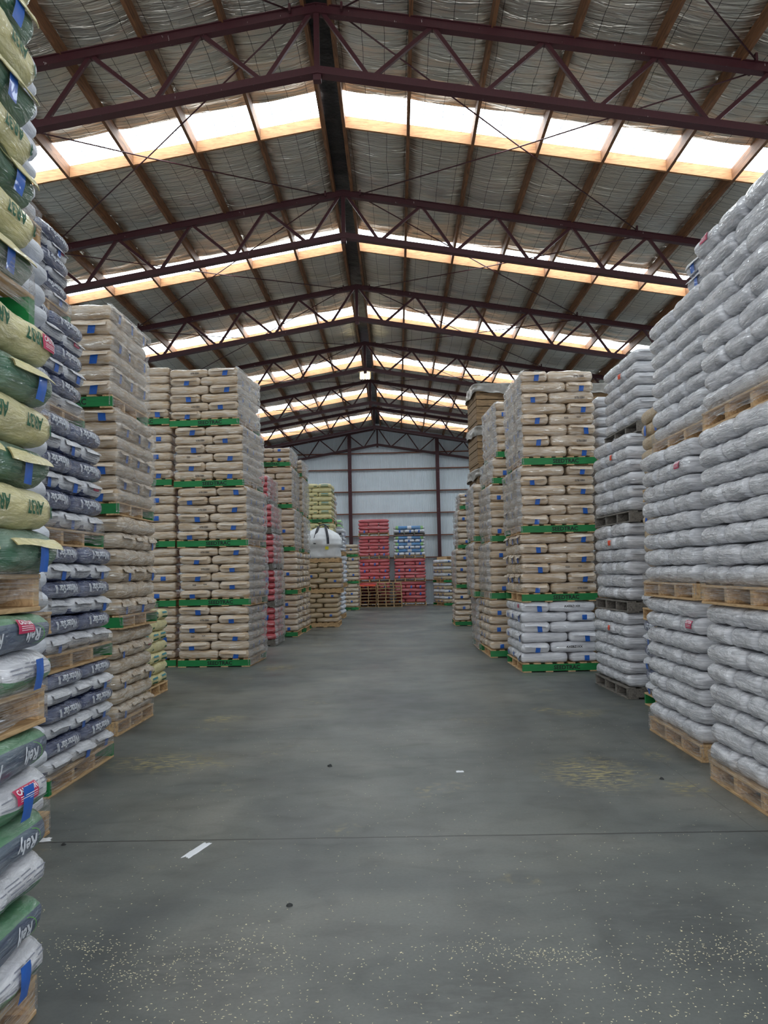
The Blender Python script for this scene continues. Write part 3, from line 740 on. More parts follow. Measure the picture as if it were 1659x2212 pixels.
# ------------------------------------------------------------------ realise sacks
by = {}
for r in RECS: by.setdefault(kind_of(r['ty']), []).append(r)
INDEX = {}
def ordw(k, n): return 'top' if k == n-1 else ORD[k]
KG = {'tan': 'tan paper sacks on pallets', 'white': 'white and silver sacks on pallets', 'printed': 'navy, green and white printed sacks', 'yellow': 'pale yellow sacks', 'red': 'red plastic sacks', 'blue': 'blue, lime and white sacks'}
for kd, L in by.items():
    L.sort(key=lambda r: (bool(r.get('low')), r['loc'][1]))
    LIM = 285 if kd == 'tan' else 300
    for r in L[:LIM]:
        me, kids = sack_parts(r['ty'], r['seed'])
        o = link(TY[r['ty']]['name'], me, None, r['loc'], r['rz'], r['sc'])
        tag(o, f"{LOOK[r['ty']]}, {ordw(r['k'], r['n'])} layer, {TIER[r['tier']]} load, {r['st']}, {r['pos']}", 'sack', KG[kd])
        for nm, m2, lb in kids:
            c = link(nm, m2, o)
            if lb: c['label'] = lb
        INDEX[r['key']] = (o, r)
    rest = L[LIM:]
    if rest:
        mats = []; mb = MB()
        for r in rest:
            sm, F, t = sack_mesh(r['ty'], r['seed'] % 2, True)
            mi = []
            for mname in t['mats']:
                if mname not in mats: mats.append(mname)
                mi.append(mats.index(mname))
            mt = Matrix.Translation(r['loc']) @ Matrix.Rotation(r['rz'], 4, 'Z') @ Matrix.Diagonal((*r['sc'], 1))
            o0 = len(mb.v); mb.v += [tuple(mt @ Vector(v)) for v in sm.v]
            for q, a in zip(sm.f, sm.m): mb.f.append(tuple(i+o0 for i in q)); mb.m.append(mi[a]); mb.sm.append(True)
            if t['tape'] and r['seed'] != 3:
                if 'tape' not in mats: mats.append('tape')
                k = MB(); v0 = -.4+.2*r['seed']
                k.grid(lambda a, b: F(1, v0+.34*a, .35-1.1*b, .012), 2, 3, 0, flip=True)
                o0 = len(mb.v); mb.v += [tuple(mt @ Vector(v)) for v in k.v]
                for q in k.f: mb.f.append(tuple(i+o0 for i in q)); mb.m.append(mats.index('tape')); mb.sm.append(False)
        o = link({'tan': 'tan_sacks', 'white': 'white_sacks'}.get(kd, 'sacks'), mb.mesh('far_sacks', [M[k] for k in mats]))
        tag(o, {'tan': 'tan and brown sacks stacked further down the aisle beyond the two tall tan stacks', 'white': 'remaining white sacks, far down the aisle past the bulk bag or behind the front ones'}.get(kd, 'more stacked sacks'), 'sacks', KG[kd], 'stuff')

def stick(key, side, u, w, wd, ht, mat, txt=None, name='warning_label', lab='crimson warning label'):
    if key not in INDEX: print('NOSTICK', key); return
    o, r = INDEX[key]; F = sack_mesh(r['ty'], r['seed'])[1]
    label_part(o, F, side, u, w, wd, ht, mat, txt, name=name, lab=lab)
NL = 'nearest left stack'
stick((NL, 1, 0, 'far aisle end'), 'e', -.3, .1, .15, .062, 'caution', 'CAUTION') if (NL, 1, 1, 'far aisle half') not in INDEX else stick((NL, 1, 1, 'far aisle half'), 1, .15, .45, .15, .062, 'caution', 'CAUTION')
stick((NL, 0, 4, 'far aisle end'), 'e', -.05, .35, .17, .07, 'caution', 'CAUTION')
stick((NL, 2, 5, 'far aisle half'), 1, .75, .1, .15, .06, 'caution', 'CAUTION')
NW = 'navy and white stack'
for t, k in ((0, 4), (3, 4), (4, 4), (2, 2)):
    stick((NW, t, k, 'far aisle end'), 'e', .1, .3, .13, .07, 'caution', 'CAUTION')
stick(('white stack beside navy', 0, 6, 'far aisle end'), 'e', .5, .2, .1, .06, 'caution', 'CAUTION')
stick(('second right stack', 0, 6, 'near aisle end'), 'e', .3, .3, .14, .09, 'caution', 'CAUTION')
stick(('second right stack', 1, 6, 'near aisle end'), 'e', .0, .3, .13, .08, 'caution', 'CAUTION')
stick(('nearest right stack', 2, 8, 'far aisle end'), 'e', .1, .4, .15, .08, 'caution', 'CAUTION')
GP = 'grey-pallet right stack'
for t, k in ((0, 4), (1, 4), (2, 4), (3, 4)):
    stick((GP, t, k, 'middle aisle end'), 'e', .4, .1, .10, .075, 'orange', None, 'price_label', 'small orange label')
stick(('leaning left tan stack', 0, 4, 'far aisle end'), 'e', .1, .35, .12, .07, 'caution', 'CAUTION')
stick(('tall right tan stack', 0, 5, 'near aisle half'), -1, .3, .2, .08, .06, 'caution', None)

# ------------------------------------------------------------------ empty pallets near the far wall
def empties(st, X0, Y0, n, w, d):
    for k in range(n):
        place_pallet('plain', (X0+w/2+random.uniform(-.02, .02), Y0+d/2+random.uniform(-.02, .02), .14*k), HP+random.uniform(-.015, .015), (d/1.2, w/1.2, 1),
                     f"empty wooden pallet, {ordw(k, n)} of the {st}", 'empty pallets stacked at the far wall')
empties('pile in front of the far red stacks', -.95, 37.6, 8, 1.12, 1.2)
empties('narrow pile at the far left', -2.12, 37.9, 7, 1.12, 1.1)
place_pallet('plain', (2.55, 38.6, 2.11), .36+HP, (.9, .9, 1), 'empty wooden pallet lying on the turned tan stack', 'empty pallets stacked at the far wall')
# flattened red cover on the narrow pile
mb = MB()
def fc(a, b):
    return (-2.1+1.06*a, 37.9+1.0*b, .985+.035*noise.noise(Vector((a*3, b*3, 5)))+.02-(.05 if b < .05 else 0))
mb.grid(fc, 14, 12, 0)
mb.grid(lambda a, b: Vector(fc(a, b))-Vector((0, 0, .012)), 14, 12, 0, flip=True)
tag(link('red_cover', mb.mesh('red_cover', [plain('orange_red_sheet', (226, 62, 40), .5, bump=.4)])), 'orange-red plastic cover lying on the narrow pile of empty pallets', 'cover')

# ------------------------------------------------------------------ bulk bag
root = bpy.data.objects.new('bulk_bag', None); COL.objects.link(root); root.location = (-2.28, 25.05, 2.05)
place_pallet('plain', (-2.28, 25.05, 1.91), 0, (.92, .88, 1), 'wooden pallet under the white bulk bag', 'pallets under sack loads')
mb = MB()
def bag(u, w):
    th = u*2*PI
    e = 5.0
    c, s_ = math.cos(th), math.sin(th)
    sq = (abs(c)**e+abs(s_)**e)**(-1/e)
    prof = [(0, .50), (.03, .535), (.33, .54), (.42, .60), (.60, .60), (.76, .50), (.90, .30), (1.0, .10)]
    h = w
    for i in range(len(prof)-1):
        if prof[i][0] <= h <= prof[i+1][0]:
            t = (h-prof[i][0])/(prof[i+1][0]-prof[i][0]+1e-9); r = prof[i][1]+(prof[i+1][1]-prof[i][1])*t; break
    rr = r*(1+(sq-1)*(1-max(0, (h-.45)/.55)*.7))
    fold = .06*noise.noise(Vector((c*4, s_*4, h*2+4)))*2*max(0, h-.3)+.03*math.sin(th*7+h*3)*max(0, h-.4)*1.2+.03*noise.noise(Vector((c*2.5, s_*2.5, h*5)))*(1+h)
    return (c*(rr+fold), s_*(rr+fold), h*.93+.06*max(0, h-.6)*noise.noise(Vector((c*3, s_*3, 2))))
mb.grid(bag, 72, 30, 0)
top = [bag(i/72, 1) for i in range(72)]; mb.add(top, [tuple(range(72))], 0)
bb = link('bag_body', mb.mesh('bag_body', [M['bulk']]), root)
for k, (x, y) in enumerate(((-.18, -.50), (.22, -.50), (.50, -.1), (-.50, .1))):
    mb = MB()
    if y < -.4:
        pts = [(x, -.605, .42), (x*.95, -.56, .6), (x*.75, -.40, .80), (x*.5, -.20, .97)]
        for a, b in zip(pts, pts[1:]): mb.beam(a, b, .075, .012, up=(0, -1, .3))
    else:
        sg = 1 if x > 0 else -1
        pts = [(sg*.60, y, .45), (sg*.63, y, .62), (sg*.58, y+.05, .74), (sg*.48, y+.1, .72)]
        for a, b in zip(pts, pts[1:]): mb.beam(a, b, .06, .012, up=(1, 0, .2))
    link('strap', mb.mesh('strap', [M['strap']]), root)
mb = MB(); mb.tube([(-.12, -.12, .9), (-.08, -.10, 1.0), (.05, -.08, 1.03), (.16, -.1, .97), (.2, -.12, .9)], .02)
link('lifting_loop', mb.mesh('lifting_loop', [M['strap']]), root)
mb = MB(); mb.box((.18, -.575, .30), (.10, .006, .09)); o = link('sticker', mb.mesh('sticker', [plain('yellow_sticker', (222, 210, 40), .5)]), bb); o['label'] = 'yellow sticker'
tag(root, 'white woven bulk bag with charcoal straps on a pallet above brown sacks', 'bulk bag')

# ------------------------------------------------------------------ timber bins with plastic covers
def make_bin():
    r = bpy.data.objects.new('timber_bin', None); COL.objects.link(r)
    W = 1.2; H = .80
    for (ax, sg) in (('y', -1), ('y', 1), ('x', -1), ('x', 1)):
        k = MB()
        for q in range(5):
            z = .20+q*.158+.004*math.sin(q*5)
            w = W-.01*((q*7) % 3)
            if ax == 'y': k.box((0, sg*(W/2-.011-.004*(q % 2)), z), (w, .022, .142))
            else: k.box((sg*(W/2-.011-.004*(q % 2)), 0, z), (.022, w-.05, .142))
        bevel(link('side_wall', k.mesh('side_wall', [M['bin']]), r), .004)
    for i in (-1, 1):
        for j in (-1, 1):
            k = MB(); k.box((i*(W/2-.06), j*(W/2-.06), .52), (.07, .07, .80)); link('corner_post', k.mesh('corner_post', [M['bin']]), r)
    k = MB(); k.box((0, 0, .11), (W, W, .03)); link('base', k.mesh('base', [M['bin']]), r)
    for i in (-1, 0, 1):
        k = MB(); k.box((i*.53, 0, .05), (.1, W, .09)); link('skid', k.mesh('skid', [M['bin']]), r)
    return r
def make_cover(seed):
    mb = MB()
    def fn(a, b):
        # closed skirt: polar sheet draped over a square top
        th = a*2*PI; e = 10; c, s_ = math.cos(th), math.sin(th); sq = (abs(c)**e+abs(s_)**e)**(-1/e)
        n = noise.noise(Vector((c*3+seed, s_*3, b*4))); n2 = noise.noise(Vector((c*8+seed, s_*8, b*7)))
        if b < .5:
            r = b/.5*.62; return (c*sq*r, s_*sq*r, .05+.035*n*(b*2)+.02*n2+.02*(1-b*2))
        t = (b-.5)/.5; r = .62+.03+.05*n*t+.02*n2
        return (c*sq*r, s_*sq*r, .04-t*(.24+.10*noise.noise(Vector((c*2+seed*3, s_*2, 1)))))
    mb.grid(fn, 88, 18, 0)
    return mb.mesh('cover', [M['tarp']])
cov = [make_cover(3), make_cover(8)]
bin0 = make_bin(); usedbin = False
def bin_stack(X, Y, rz, n, st, z0=0.):
    global usedbin
    for k in range(n):
        z = z0+k*1.0
        b = bin0 if not usedbin else copy_tree(bin0); usedbin = True
        b.location = (X, Y, z); b.rotation_euler = (0, 0, rz+random.uniform(-.02, .02))
        tag(b, f"weathered timber plank bin, {ordw(k, n)} of the {st}", 'crate', 'timber bins in the right row')
        c = link('plastic_cover', cov[k % 2], None, (X, Y, z+.93), rz+random.uniform(-.03, .03)+(PI if k % 2 else 0), (1.0, 1.0, .9 if k < n-1 else 1.0))
        tag(c, f"crumpled grey plastic cover over the {ordw(k, n)} bin, {st}", 'cover', 'plastic covers on the bins')
    return c
# near-left corner at (1.82, 19.0)
cA = bin_stack(1.84+.62, 19.65, .09, 6, 'right-row bin stack', -.02)
cB = bin_stack(4.95, 19.9, 0, 6, 'bin stack in right-hand gap', -.02)
mb = MB(); mb.grid(lambda a, b: (-.18+.08*a, -.672-.004, .06-.19*b), 3, 4, 0); o = link('tape', mb.mesh('tape', [M['tape']]), cA); o.rotation_euler = (0, 0, 0); o['label'] = 'blue tape strip'
vs, fs = text2d('321'); mb = MB(); mb.add([(x*.07-.40, -.6035, z*.07+.832) for x, z in vs], fs)
topbin = [o for o in bpy.data.objects if o.name.startswith('timber_bin') and abs(o.location.x-2.46) < .1 and o.location.z > 4.9][0]
link('stencil_number', mb.mesh('stencil_number', [M['inkblack']]), topbin)

# ------------------------------------------------------------------ building shell
XR = -.88; HW = 8.7; Y0 = -5.6; Y1 = 40.72; ZR = 8.98; SL = .172
zr = lambda x: ZR-SL*abs(x-XR)
def st(o): o['kind'] = 'structure'; return o
mb = MB(); mb.add([(XR-HW, Y0, 0), (XR+HW, Y0, 0), (XR+HW, Y1, 0), (XR-HW, Y1, 0)], [(0, 1, 2, 3)])
st(link('floor', mb.mesh('floor', [M['floor']])))
def corrug(name, p0, p1, ztop, zbot=0., pitch=.076, depth=.018, nrm=(0, 1)):
    L = math.hypot(p1[0]-p0[0], p1[1]-p0[1]); n = int(L/pitch*6)
    mb = MB(); vs = []
    for i in range(n+1):
        t = i/n; x = p0[0]+(p1[0]-p0[0])*t; y = p0[1]+(p1[1]-p0[1])*t
        d = depth*.5*math.sin(2*PI*t*L/pitch); x += nrm[0]*d; y += nrm[1]*d
        vs += [(x, y, zbot), (x, y, ztop(x))]
    f = [(2*i, 2*i+2, 2*i+3, 2*i+1) for i in range(n)]
    mb.add(vs, f, 0, True)
    return st(link(name, mb.mesh(name, [M['sheet']])))
corrug('wall_back', (XR-HW, Y1), (XR+HW, Y1), lambda x: zr(x)+.05)
corrug('wall_left', (XR-HW, Y0), (XR-HW, Y1), lambda x: zr(XR-HW)+.05, pitch=.2, depth=.03, nrm=(1, 0))
corrug('wall_right', (XR+HW, Y0), (XR+HW, Y1), lambda x: zr(XR+HW)+.05, pitch=.2, depth=.03, nrm=(1, 0))
# front wall with the wide open truck door behind the camera
mb = MB()
mb.add([(XR-HW, Y0, 0), (-4.2, Y0, 0), (-4.2, Y0, zr(-4.2)), (XR-HW, Y0, zr(XR-HW))], [(0, 1, 2, 3)])
mb.add([(3.6, Y0, 0), (XR+HW, Y0, 0), (XR+HW, Y0, zr(XR+HW)), (3.6, Y0, zr(3.6))], [(0, 1, 2, 3)])
mb.add([(-4.2, Y0, 6.3), (3.6, Y0, 6.3), (3.6, Y0, zr(3.6)), (XR, Y0, ZR), (-4.2, Y0, zr(-4.2))], [(0, 1, 2, 3, 4)])
st(link('wall_front', mb.mesh('wall_front', [M['sheet']])))

# roof: foil between purlins, rooflights, purlins
offs = [.17]+[.17+1.03*k for k in range(1, 9)]+[HW]
SKY = [(12.03+5.1*k, 12.78+5.1*k) for k in range(-3, 6)]
def foil_side(sg):
    mb = MB()
    spans = []; y = Y0
    for a, b in SKY:
        if a > Y0: spans.append((y, a)); y = b
        else: y = max(y, b)
    spans.append((y, Y1))
    for gi in range(len(offs)-1):
        a, b = offs[gi], offs[gi+1]
        if b-a < .1: continue
        for (ya, yb) in spans:
            ny = max(2, int((yb-ya)/(.05 if ya > 5 and ya < 26 else .09)))
            def fn(u, w, a=a, b=b, ya=ya, yb=yb, gi=gi):
                g = u; x = XR+sg*(a+(b-a)*g); y = ya+(yb-ya)*w
                e1 = math.exp(-g/.10); e2 = math.exp(-(1-g)/.10)
                pl = noise.noise(Vector((y*6.5, gi*5.3+sg, 0))); pl2 = noise.noise(Vector((y*14, gi*3.3+sg+9, g*3)))
                ed = min(1, .25+.75*min(y-ya, yb-y)/.5) if yb-ya > 1 else 1
                sag = -.045*math.sin(PI*g)*ed-.02*ed+.03*(e1+e2)*ed
                z = zr(x)+sag+(e1*.6+e2)*(.05*pl+.02*pl2)*.9*ed+.026*noise.noise(Vector((x*.9, y*4.0, sg)))+.016*noise.noise(Vector((x*2, y*10, 2)))
                return (x, y, z)
            mb.grid(fn, 10, ny, 0, flip=(sg > 0))
    return st(link('ceiling', mb.mesh('ceiling', [M['foil']])))
foil_side(-1); foil_side(1)
# outer roof sheeting above the foil
mb = MB(); ys = [Y0]+[v for ab in SKY if ab[0] > Y0 for v in ab]+[Y1]
for i in range(0, len(ys), 2):
    for sg in (-1, 1):
        for (d0, z0_, d1, z1_) in ((0, .13, HW+.1, .10),):
            mb.add([(XR, ys[i], ZR+.13), (XR+sg*(HW+.1), ys[i], zr(XR+HW+.1)+.10), (XR+sg*(HW+.1), ys[i+1], zr(XR+HW+.1)+.10), (XR, ys[i+1], ZR+.13)], [(0, 1, 2, 3)])
for sg in (-1, 1):
    for i in range(1, len(ys)-1, 2):
        mb.add([(XR+sg*(HW-.12), ys[i], zr(XR+HW)+.09), (XR+sg*(HW+.1), ys[i], zr(XR+HW+.1)+.10), (XR+sg*(HW+.1), ys[i+1], zr(XR+HW+.1)+.10), (XR+sg*(HW-.12), ys[i+1], zr(XR+HW)+.09)], [(0, 1, 2, 3)])
    for i in range(1, len(ys)-1, 2):
        mb.add([(XR, ys[i], ZR+.13), (XR+sg*.24, ys[i], ZR+.09), (XR+sg*.24, ys[i+1], ZR+.09), (XR, ys[i+1], ZR+.13)], [(0, 1, 2, 3)])
st(link('roof', mb.mesh('roof_sheet', [M['sheet']])))
mb = MB()
mb.grid(lambda u, w: (XR-.17+.34*u, Y0+(Y1-Y0)*w, ZR+.02+.03*noise.noise(Vector((u*4, w*260, 0)))), 4, 460, 0)
st(link('ceiling', mb.mesh('ceiling_ridge', [M['darkfoil']])))
wi = 0
for bi, (a, b) in enumerate(SKY):
    if a < Y0: continue
    for sg in (-1, 1):
        wi += 1; mb = MB()
        x0, x1 = XR+sg*.2, XR+sg*(HW-.1)
        mb.add([(x0, a-.02, zr(x0)+.01), (x1, a-.02, zr(x1)+.01), (x1, b+.02, zr(x1)+.01), (x0, b+.02, zr(x0)+.01)], [(0, 1, 2, 3)])
        st(link(f'window_{wi}', mb.mesh('rooflight', [M['skylight']])))
SN = ['nearest', 'second', 'third', 'fourth', 'fifth', 'sixth', 'seventh', 'eighth', 'ninth', 'tenth']
# purlins
for sg, sd in ((-1, 'left'), (1, 'right')):
    for k, of in enumerate(offs[:-1]):
        x = XR+sg*of; mb = MB()
        n = 8
        for q in range(1):
            vs = []
            for y in (Y0+.05, Y1-.05):
                for (dx, dz) in ((-.025, -.2), (.025, -.2), (.025, 0), (-.025, 0)): vs.append((x+dx, y, zr(x)+dz))
            mb.add(vs, [(3, 2, 1, 0), (4, 5, 6, 7), (0, 1, 5, 4), (1, 2, 6, 5), (2, 3, 7, 6), (3, 0, 4, 7)])
        o = link('purlin', mb.mesh('purlin', [M['purlin']]))
        tag(o, f"brown timber roof purlin running down the shed, {['at the ridge', 'first', 'second', 'third', 'fourth', 'fifth', 'sixth', 'seventh', 'eighth'][k]}{'' if k == 0 else ' from the ridge'} on the {sd} slope", 'purlin', 'timber purlins')
# pine trimmers at the far edge of each rooflight
vis = [b for a, b in SKY if a > Y0]
proto = {}
for bi, yb in enumerate(vis):
    for sg, sd in ((-1, 'left'), (1, 'right')):
        for k in range(len(offs)-2):
            a, b = offs[k]+.025, offs[k+1]-.025; xm = XR+sg*(a+b)/2
            if k > 6: continue
            key = round(b-a, 3)
            if (key, sg) not in proto:
                mb = MB(); w = (b-a)/2
                mb.add([(x, y, z-SL*sg*x) for x in (-w, w) for y in (0, .045) for z in (-.19, 0)], [(0, 1, 3, 2), (4, 6, 7, 5), (0, 4, 5, 1), (2, 3, 7, 6), (0, 2, 6, 4), (1, 5, 7, 3)])
                proto[(key, sg)] = mb.mesh('trimmer_board', [M['pine']])
            o = link('trimmer_board', proto[(key, sg)], None, (xm, yb-.045, zr(xm)-.005))
            tag(o, f"pale pine board at {SN[bi]} rooflight, {['nearest', 'second', 'third', 'fourth', 'fifth', 'sixth', 'seventh'][k]} gap from ridge, {sd} slope", 'timber board', 'pine boards beside the rooflights')
# trusses
TY_ = [9.94+5.1*i for i in range(-2, 7)]
def make_truss():
    r = bpy.data.objects.new('roof_truss', None); COL.objects.link(r)
    ct = lambda d: 8.73-SL*d; cb = lambda d: 7.93-SL*d
    for sg in (-1, 1):
        k = MB(); k.beam((sg*.0, 0, ct(0)), (sg*(HW-.1), 0, ct(HW-.1)), .11, .10)
        k.beam((sg*.0, 0, ct(0)+.055), (sg*(HW-.1), 0, ct(HW-.1)+.055), .16, .012); link('top_chord', k.mesh('top_chord', [M['steel']]), r)
        k = MB(); k.beam((sg*.0, 0, cb(0)), (sg*(HW-.1), 0, cb(HW-.1)), .09, .10)
        k.beam((sg*.0, 0, cb(0)-.055), (sg*(HW-.1), 0, cb(HW-.1)-.055), .14, .012); link('bottom_chord', k.mesh('bottom_chord', [M['steel']]), r)
        tops = [.09+1.405*i for i in range(7)]; bots = [.68+1.41*i for i in range(6)]
        for i in range(6):
            for (t, b) in ((tops[i], bots[i]-.05), (tops[i+1]-.05, bots[i]+.05)):
                if t > HW-.1 or b > HW-.1: continue
                k = MB(); k.beam((sg*t, 0, ct(t)-.04), (sg*b, 0, cb(b)+.04), .05, .05, up=(0, 1, 0)); link('web_brace', k.mesh('web_brace', [M['steel']]), r)
    k = MB(); k.box((0, 0, 8.33), (.07, .07, .95)); k.box((0, 0, 7.86), (.10, .10, .14)); link('king_post', k.mesh('king_post', [M['steel']]), r)
    return r
t0 = make_truss()
for i, y in enumerate(TY_):
    t = t0 if i == 0 else copy_tree(t0)
    t.location = (XR, y, 0)
    lab = 'maroon steel roof truss overhead behind the viewpoint' if i < 1 else ('maroon steel roof truss just overhead, above the top of the view' if i == 1 else
          f"maroon steel lattice roof truss, {SN[i-2]} one in view{' (at the end wall)' if i == 8 else ''}")
    tag(t, lab, 'roof truss', 'roof trusses')
# diagonal bracing rods
for i in range(1, 8):
    ya, yb = TY_[i], TY_[i+1]
    for sg, sd in ((-1, 'left'), (1, 'right')):
        for (p, q, nm) in (((.22, ya), (5.57, yb), 'ridge at near end'), ((.22, yb), (5.57, ya), 'ridge at far end')):
            A = Vector((XR+sg*p[0], p[1], 8.80-SL*p[0]-.02)); B = Vector((XR+sg*q[0], q[1], 8.80-SL*q[0]-.02)); A.z -= .05*(p[1] != ya); B.z -= .05*(p[1] != ya)
            A = A.lerp(B, .02); B = B.lerp(A, .02)
            mb = MB(); mb.tube([A, A.lerp(B, .5)-Vector((0, 0, .03)), B], .011, 8)
            o = link('bracing_rod', mb.mesh('bracing_rod', [M['steel']]))
            tag(o, f"thin dark bracing rod, {sd} slope, {'overhead bay' if i == 1 else SN[i-2]+' bay in view'}, meeting {nm}", 'bracing rod', 'roof bracing rods')
            for e, PP in enumerate((A, B)):
                k = MB(); k.box(PP+Vector((0, 0, .03)), (.03, .05, .10)); link('bracket', k.mesh('bracket', [M['steel']]), o)
# end wall frame: columns and girts
for x, sd in ((-2.28, 'left'), (2.08, 'right'), (-6.7, 'far left'), (6.4, 'far right')):
    mb = MB(); h = 8.70-SL*abs(x-XR)
    mb.box((x, Y1-.30, h/2), (.17, .012, h)); mb.box((x, Y1-.12, h/2), (.17, .012, h)); mb.box((x, Y1-.21, h/2), (.012, .17, h))
    o = link('wall_column', mb.mesh('wall_column', [M['steel']])); tag(o, f"maroon steel column against the end wall, {sd}", 'column', 'end wall columns')
for k, z in enumerate((1.15, 2.28, 3.38, 4.49, 5.59, 6.70, 7.51)):
    mb = MB(); mb.box((XR, Y1-.085, z), (2*HW-.2, .10, .05))
    o = link('wall_girt', mb.mesh('wall_girt', [M['girt']])); tag(o, f"brown timber rail across the end wall, {ordw(k, 7)} one", 'wall rail', 'end wall rails')

# hanging lamp at the fourth truss
root = bpy.data.objects.new('hanging_lamp', None); COL.objects.link(root); root.location = (-.90, 25.75, 7.88); 
mb = MB(); mb.box((0, 0, 0), (.36, .30, .07)); mb.box((0, .03, .06), (.18, .14, .08)); hs = link('housing', mb.mesh('housing', [plain('lamp_housing', (120, 112, 100), .5)]), root)
for q in range(4):
    mb = MB(); x = -.13+q*.078+(.01 if q > 1 else 0)
    mb.tube([(x, -.13, -.05), (x, .13, -.05)], .028, 10)
    o = link('tube', mb.mesh('tube', [M['tube']]), hs)
for sx in (-.12, .12):
    mb = MB(); mb.tube([(sx, 0, .03), (sx*.6, 0, .25), (0, 0, .80)], .006, 6); link('chain', mb.mesh('chain', [M['steel']]), root)
root.rotation_euler = (-.95, 0, .06)
for c in root.children:
    if c.name.startswith('chain'): pass
tag(root, 'lit four-tube lamp hanging under the ridge at the fourth truss', 'lamp')

# ------------------------------------------------------------------ floor litter
rnd = random.Random(5)
mb = MB()
def seedlet(x, y, l, w, a):
    c, s_ = math.cos(a), math.sin(a); h = w*.5
    P = [(-l/2, 0, 0), (0, -w/2, 0), (l/2, 0, 0), (0, w/2, 0), (0, 0, h)]
    mb.add([(x+c*p[0]-s_*p[1], y+s_*p[0]+c*p[1], p[2]+.0005) for p in P], [(0, 1, 4), (1, 2, 4), (2, 3, 4), (3, 0, 4)])
cl = [(rnd.uniform(-1.6, 1.4), rnd.uniform(2.6, 3.7), rnd.uniform(.08, .3)) for _ in range(22)]
for _ in range(5200):
    r_ = rnd.random()
    if r_ < .42:
        c = rnd.choice(cl); x, y = rnd.gauss(c[0], c[2]*1.3), rnd.gauss(c[1], c[2]*.6)
    elif r_ < .80: x, y = rnd.uniform(-1.9, 2.0), 2.4+abs(rnd.gauss(0, 1.0))
    else: x, y = rnd.uniform(-2.4, 2.4), rnd.uniform(2.5, 9)
    if x < -1.25 and y < 3.3: continue
    seedlet(x, y, rnd.uniform(.006, .013), rnd.uniform(.0022, .0042), rnd.uniform(0, 6.3))
tag(link('spilled_seed', mb.mesh('spilled_seed', [plain('straw_husk', (214, 206, 170), .7)])), 'pale grass seed husks scattered over the concrete in the foreground', 'seed', kind='stuff')
def scrap(name, x, y, w, d, a, mat, label, cat, lumps=.004, seed=0):
    mb = MB()
    def fn(u, v):
        px, py = (u-.5)*w, (v-.5)*d
        k = 1+.25*noise.noise(Vector((u*4+seed, v*4, 0)))
        X, Y = px*k, py*k
        z = .003+abs(noise.noise(Vector((u*5, v*5, seed))))*lumps
        if u in (0, 1) or v in (0, 1): z = .0006
        return (x+X*math.cos(a)-Y*math.sin(a), y+X*math.sin(a)+Y*math.cos(a), z)
    mb.grid(fn, 8, 8, 0); tag(link(name, mb.mesh(name, [mat])), label, cat)
scrap('paper_scrap', -1.21, 4.92, .055, .26, -.27, M['wlabel'], 'torn white paper label stuck to the concrete near the joint', 'scrap')
scrap('film_scrap', -2.23, 5.14, .12, .07, .3, M['wlabel'], 'small wad of plastic by the left pallet corner', 'scrap', .02, 3)
scrap('paper_chip', .46, 6.69, .06, .045, 0, M['wlabel'], 'small pale scrap on the concrete mid aisle', 'scrap', .006, 5)
def pebble(x, y, r, label, seed):
    mb = MB()
    def fn(u, v):
        th = u*2*PI; ph = v*PI/2; k = r*(1+.35*noise.noise(Vector((math.cos(th)+seed, math.sin(th), v*2))))
        return (x+math.cos(th)*math.cos(ph)*k, y+math.sin(th)*math.cos(ph)*k, math.sin(ph)*k*.8)
    mb.grid(fn, 12, 5, 0); tag(link('pebble', mb.mesh('pebble', [plain('dark_grit', (40, 42, 42), .8)])), label, 'pebble')
pebble(-.56, 4.09, .016, 'small dark lump of grit on the foreground concrete', 1)
pebble(1.95, 6.35, .018, 'dark grit beside the right white stack pallets', 2)
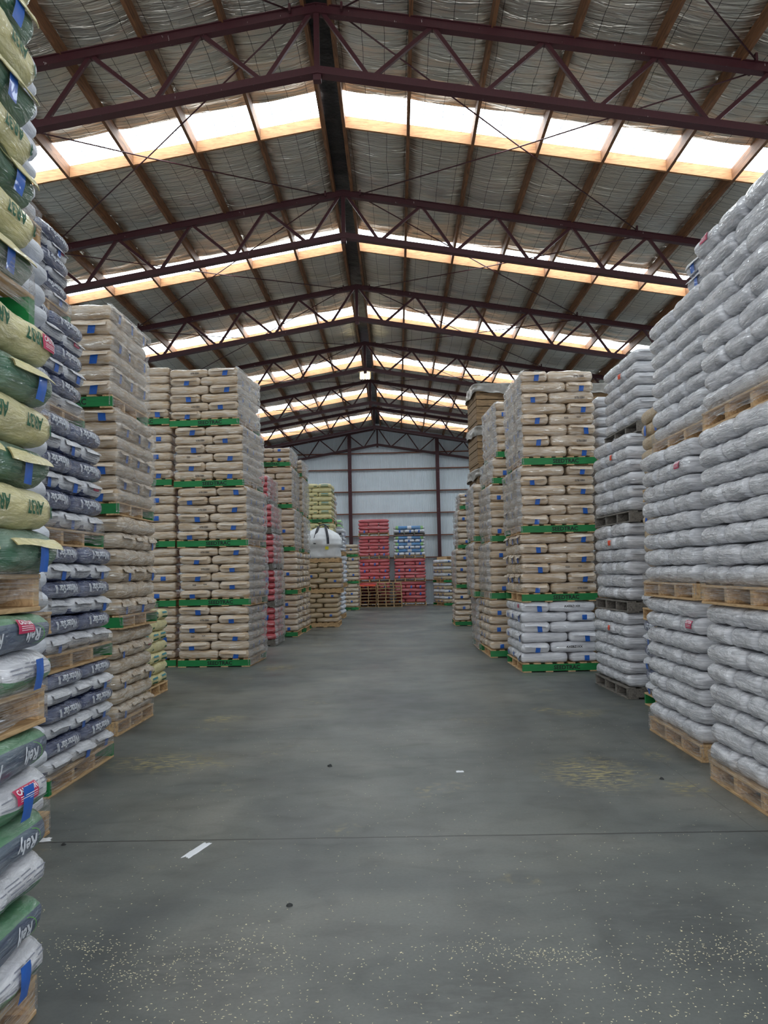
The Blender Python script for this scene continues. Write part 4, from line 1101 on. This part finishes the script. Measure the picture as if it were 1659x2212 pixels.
pebble(-.6, 6.95, .02, 'dark speck of grit mid aisle', 3)
pebble(-2.05, 5.05, .014, 'dark chip near the left pallet corner', 4)

# ------------------------------------------------------------------ light, world, camera
w = bpy.data.worlds.new('World'); SC.world = w; w.use_nodes = True
bg = w.node_tree.nodes['Background']; bg.inputs[0].default_value = (.96, .97, 1.0, 1); bg.inputs[1].default_value = 2.6
la = bpy.data.lights.new('door_portal', 'AREA'); la.shape = 'RECTANGLE'; la.size = 7.8; la.size_y = 6.3; la.cycles.is_portal = True
lo = bpy.data.objects.new('door_portal', la); COL.objects.link(lo); lo.location = (-.3, Y0+.02, 3.15); lo.rotation_euler = (PI/2, 0, PI)
lo.rotation_euler = (-PI/2, 0, PI)

f, yaw, pitch, roll = 1774.9, .0153, .0728, -.021
cy, sy, cp, sp, cr, sr = math.cos(yaw), math.sin(yaw), math.cos(pitch), math.sin(pitch), math.cos(roll), math.sin(roll)
F0 = Vector((-sy, cy, 0)); R0 = Vector((cy, sy, 0)); U0 = Vector((0, 0, 1))
F2 = F0*cp+U0*sp; U2 = -F0*sp+U0*cp; R3 = R0*cr+U2*sr; U3 = -R0*sr+U2*cr
cam = bpy.data.cameras.new('camera'); co = bpy.data.objects.new('camera', cam); COL.objects.link(co)
co.matrix_world = Matrix(((R3.x, U3.x, -F2.x, 0), (R3.y, U3.y, -F2.y, 0), (R3.z, U3.z, -F2.z, 1.6), (0, 0, 0, 1)))
cam.sensor_fit = 'HORIZONTAL'; cam.sensor_width = 36; cam.lens = f/1659*36; cam.clip_start = .05
SC.camera = co
SC.view_settings.view_transform = 'Standard'; SC.view_settings.look = 'None'; SC.view_settings.gamma = 1; SC.view_settings.exposure = 0.85
SC.cycles.transparent_max_bounces = 12
print('SACKS', len(RECS), {k: len(v) for k, v in by.items()}, 'OBJ', len(bpy.data.objects))

for o in bpy.data.objects:
    if 'label' in o and o.parent is None and not (4 <= len(o['label'].replace('-', ' - ').replace(' - ', '-').split()) <= 16): print('LABELLEN', len(o['label'].split()), o['label'])
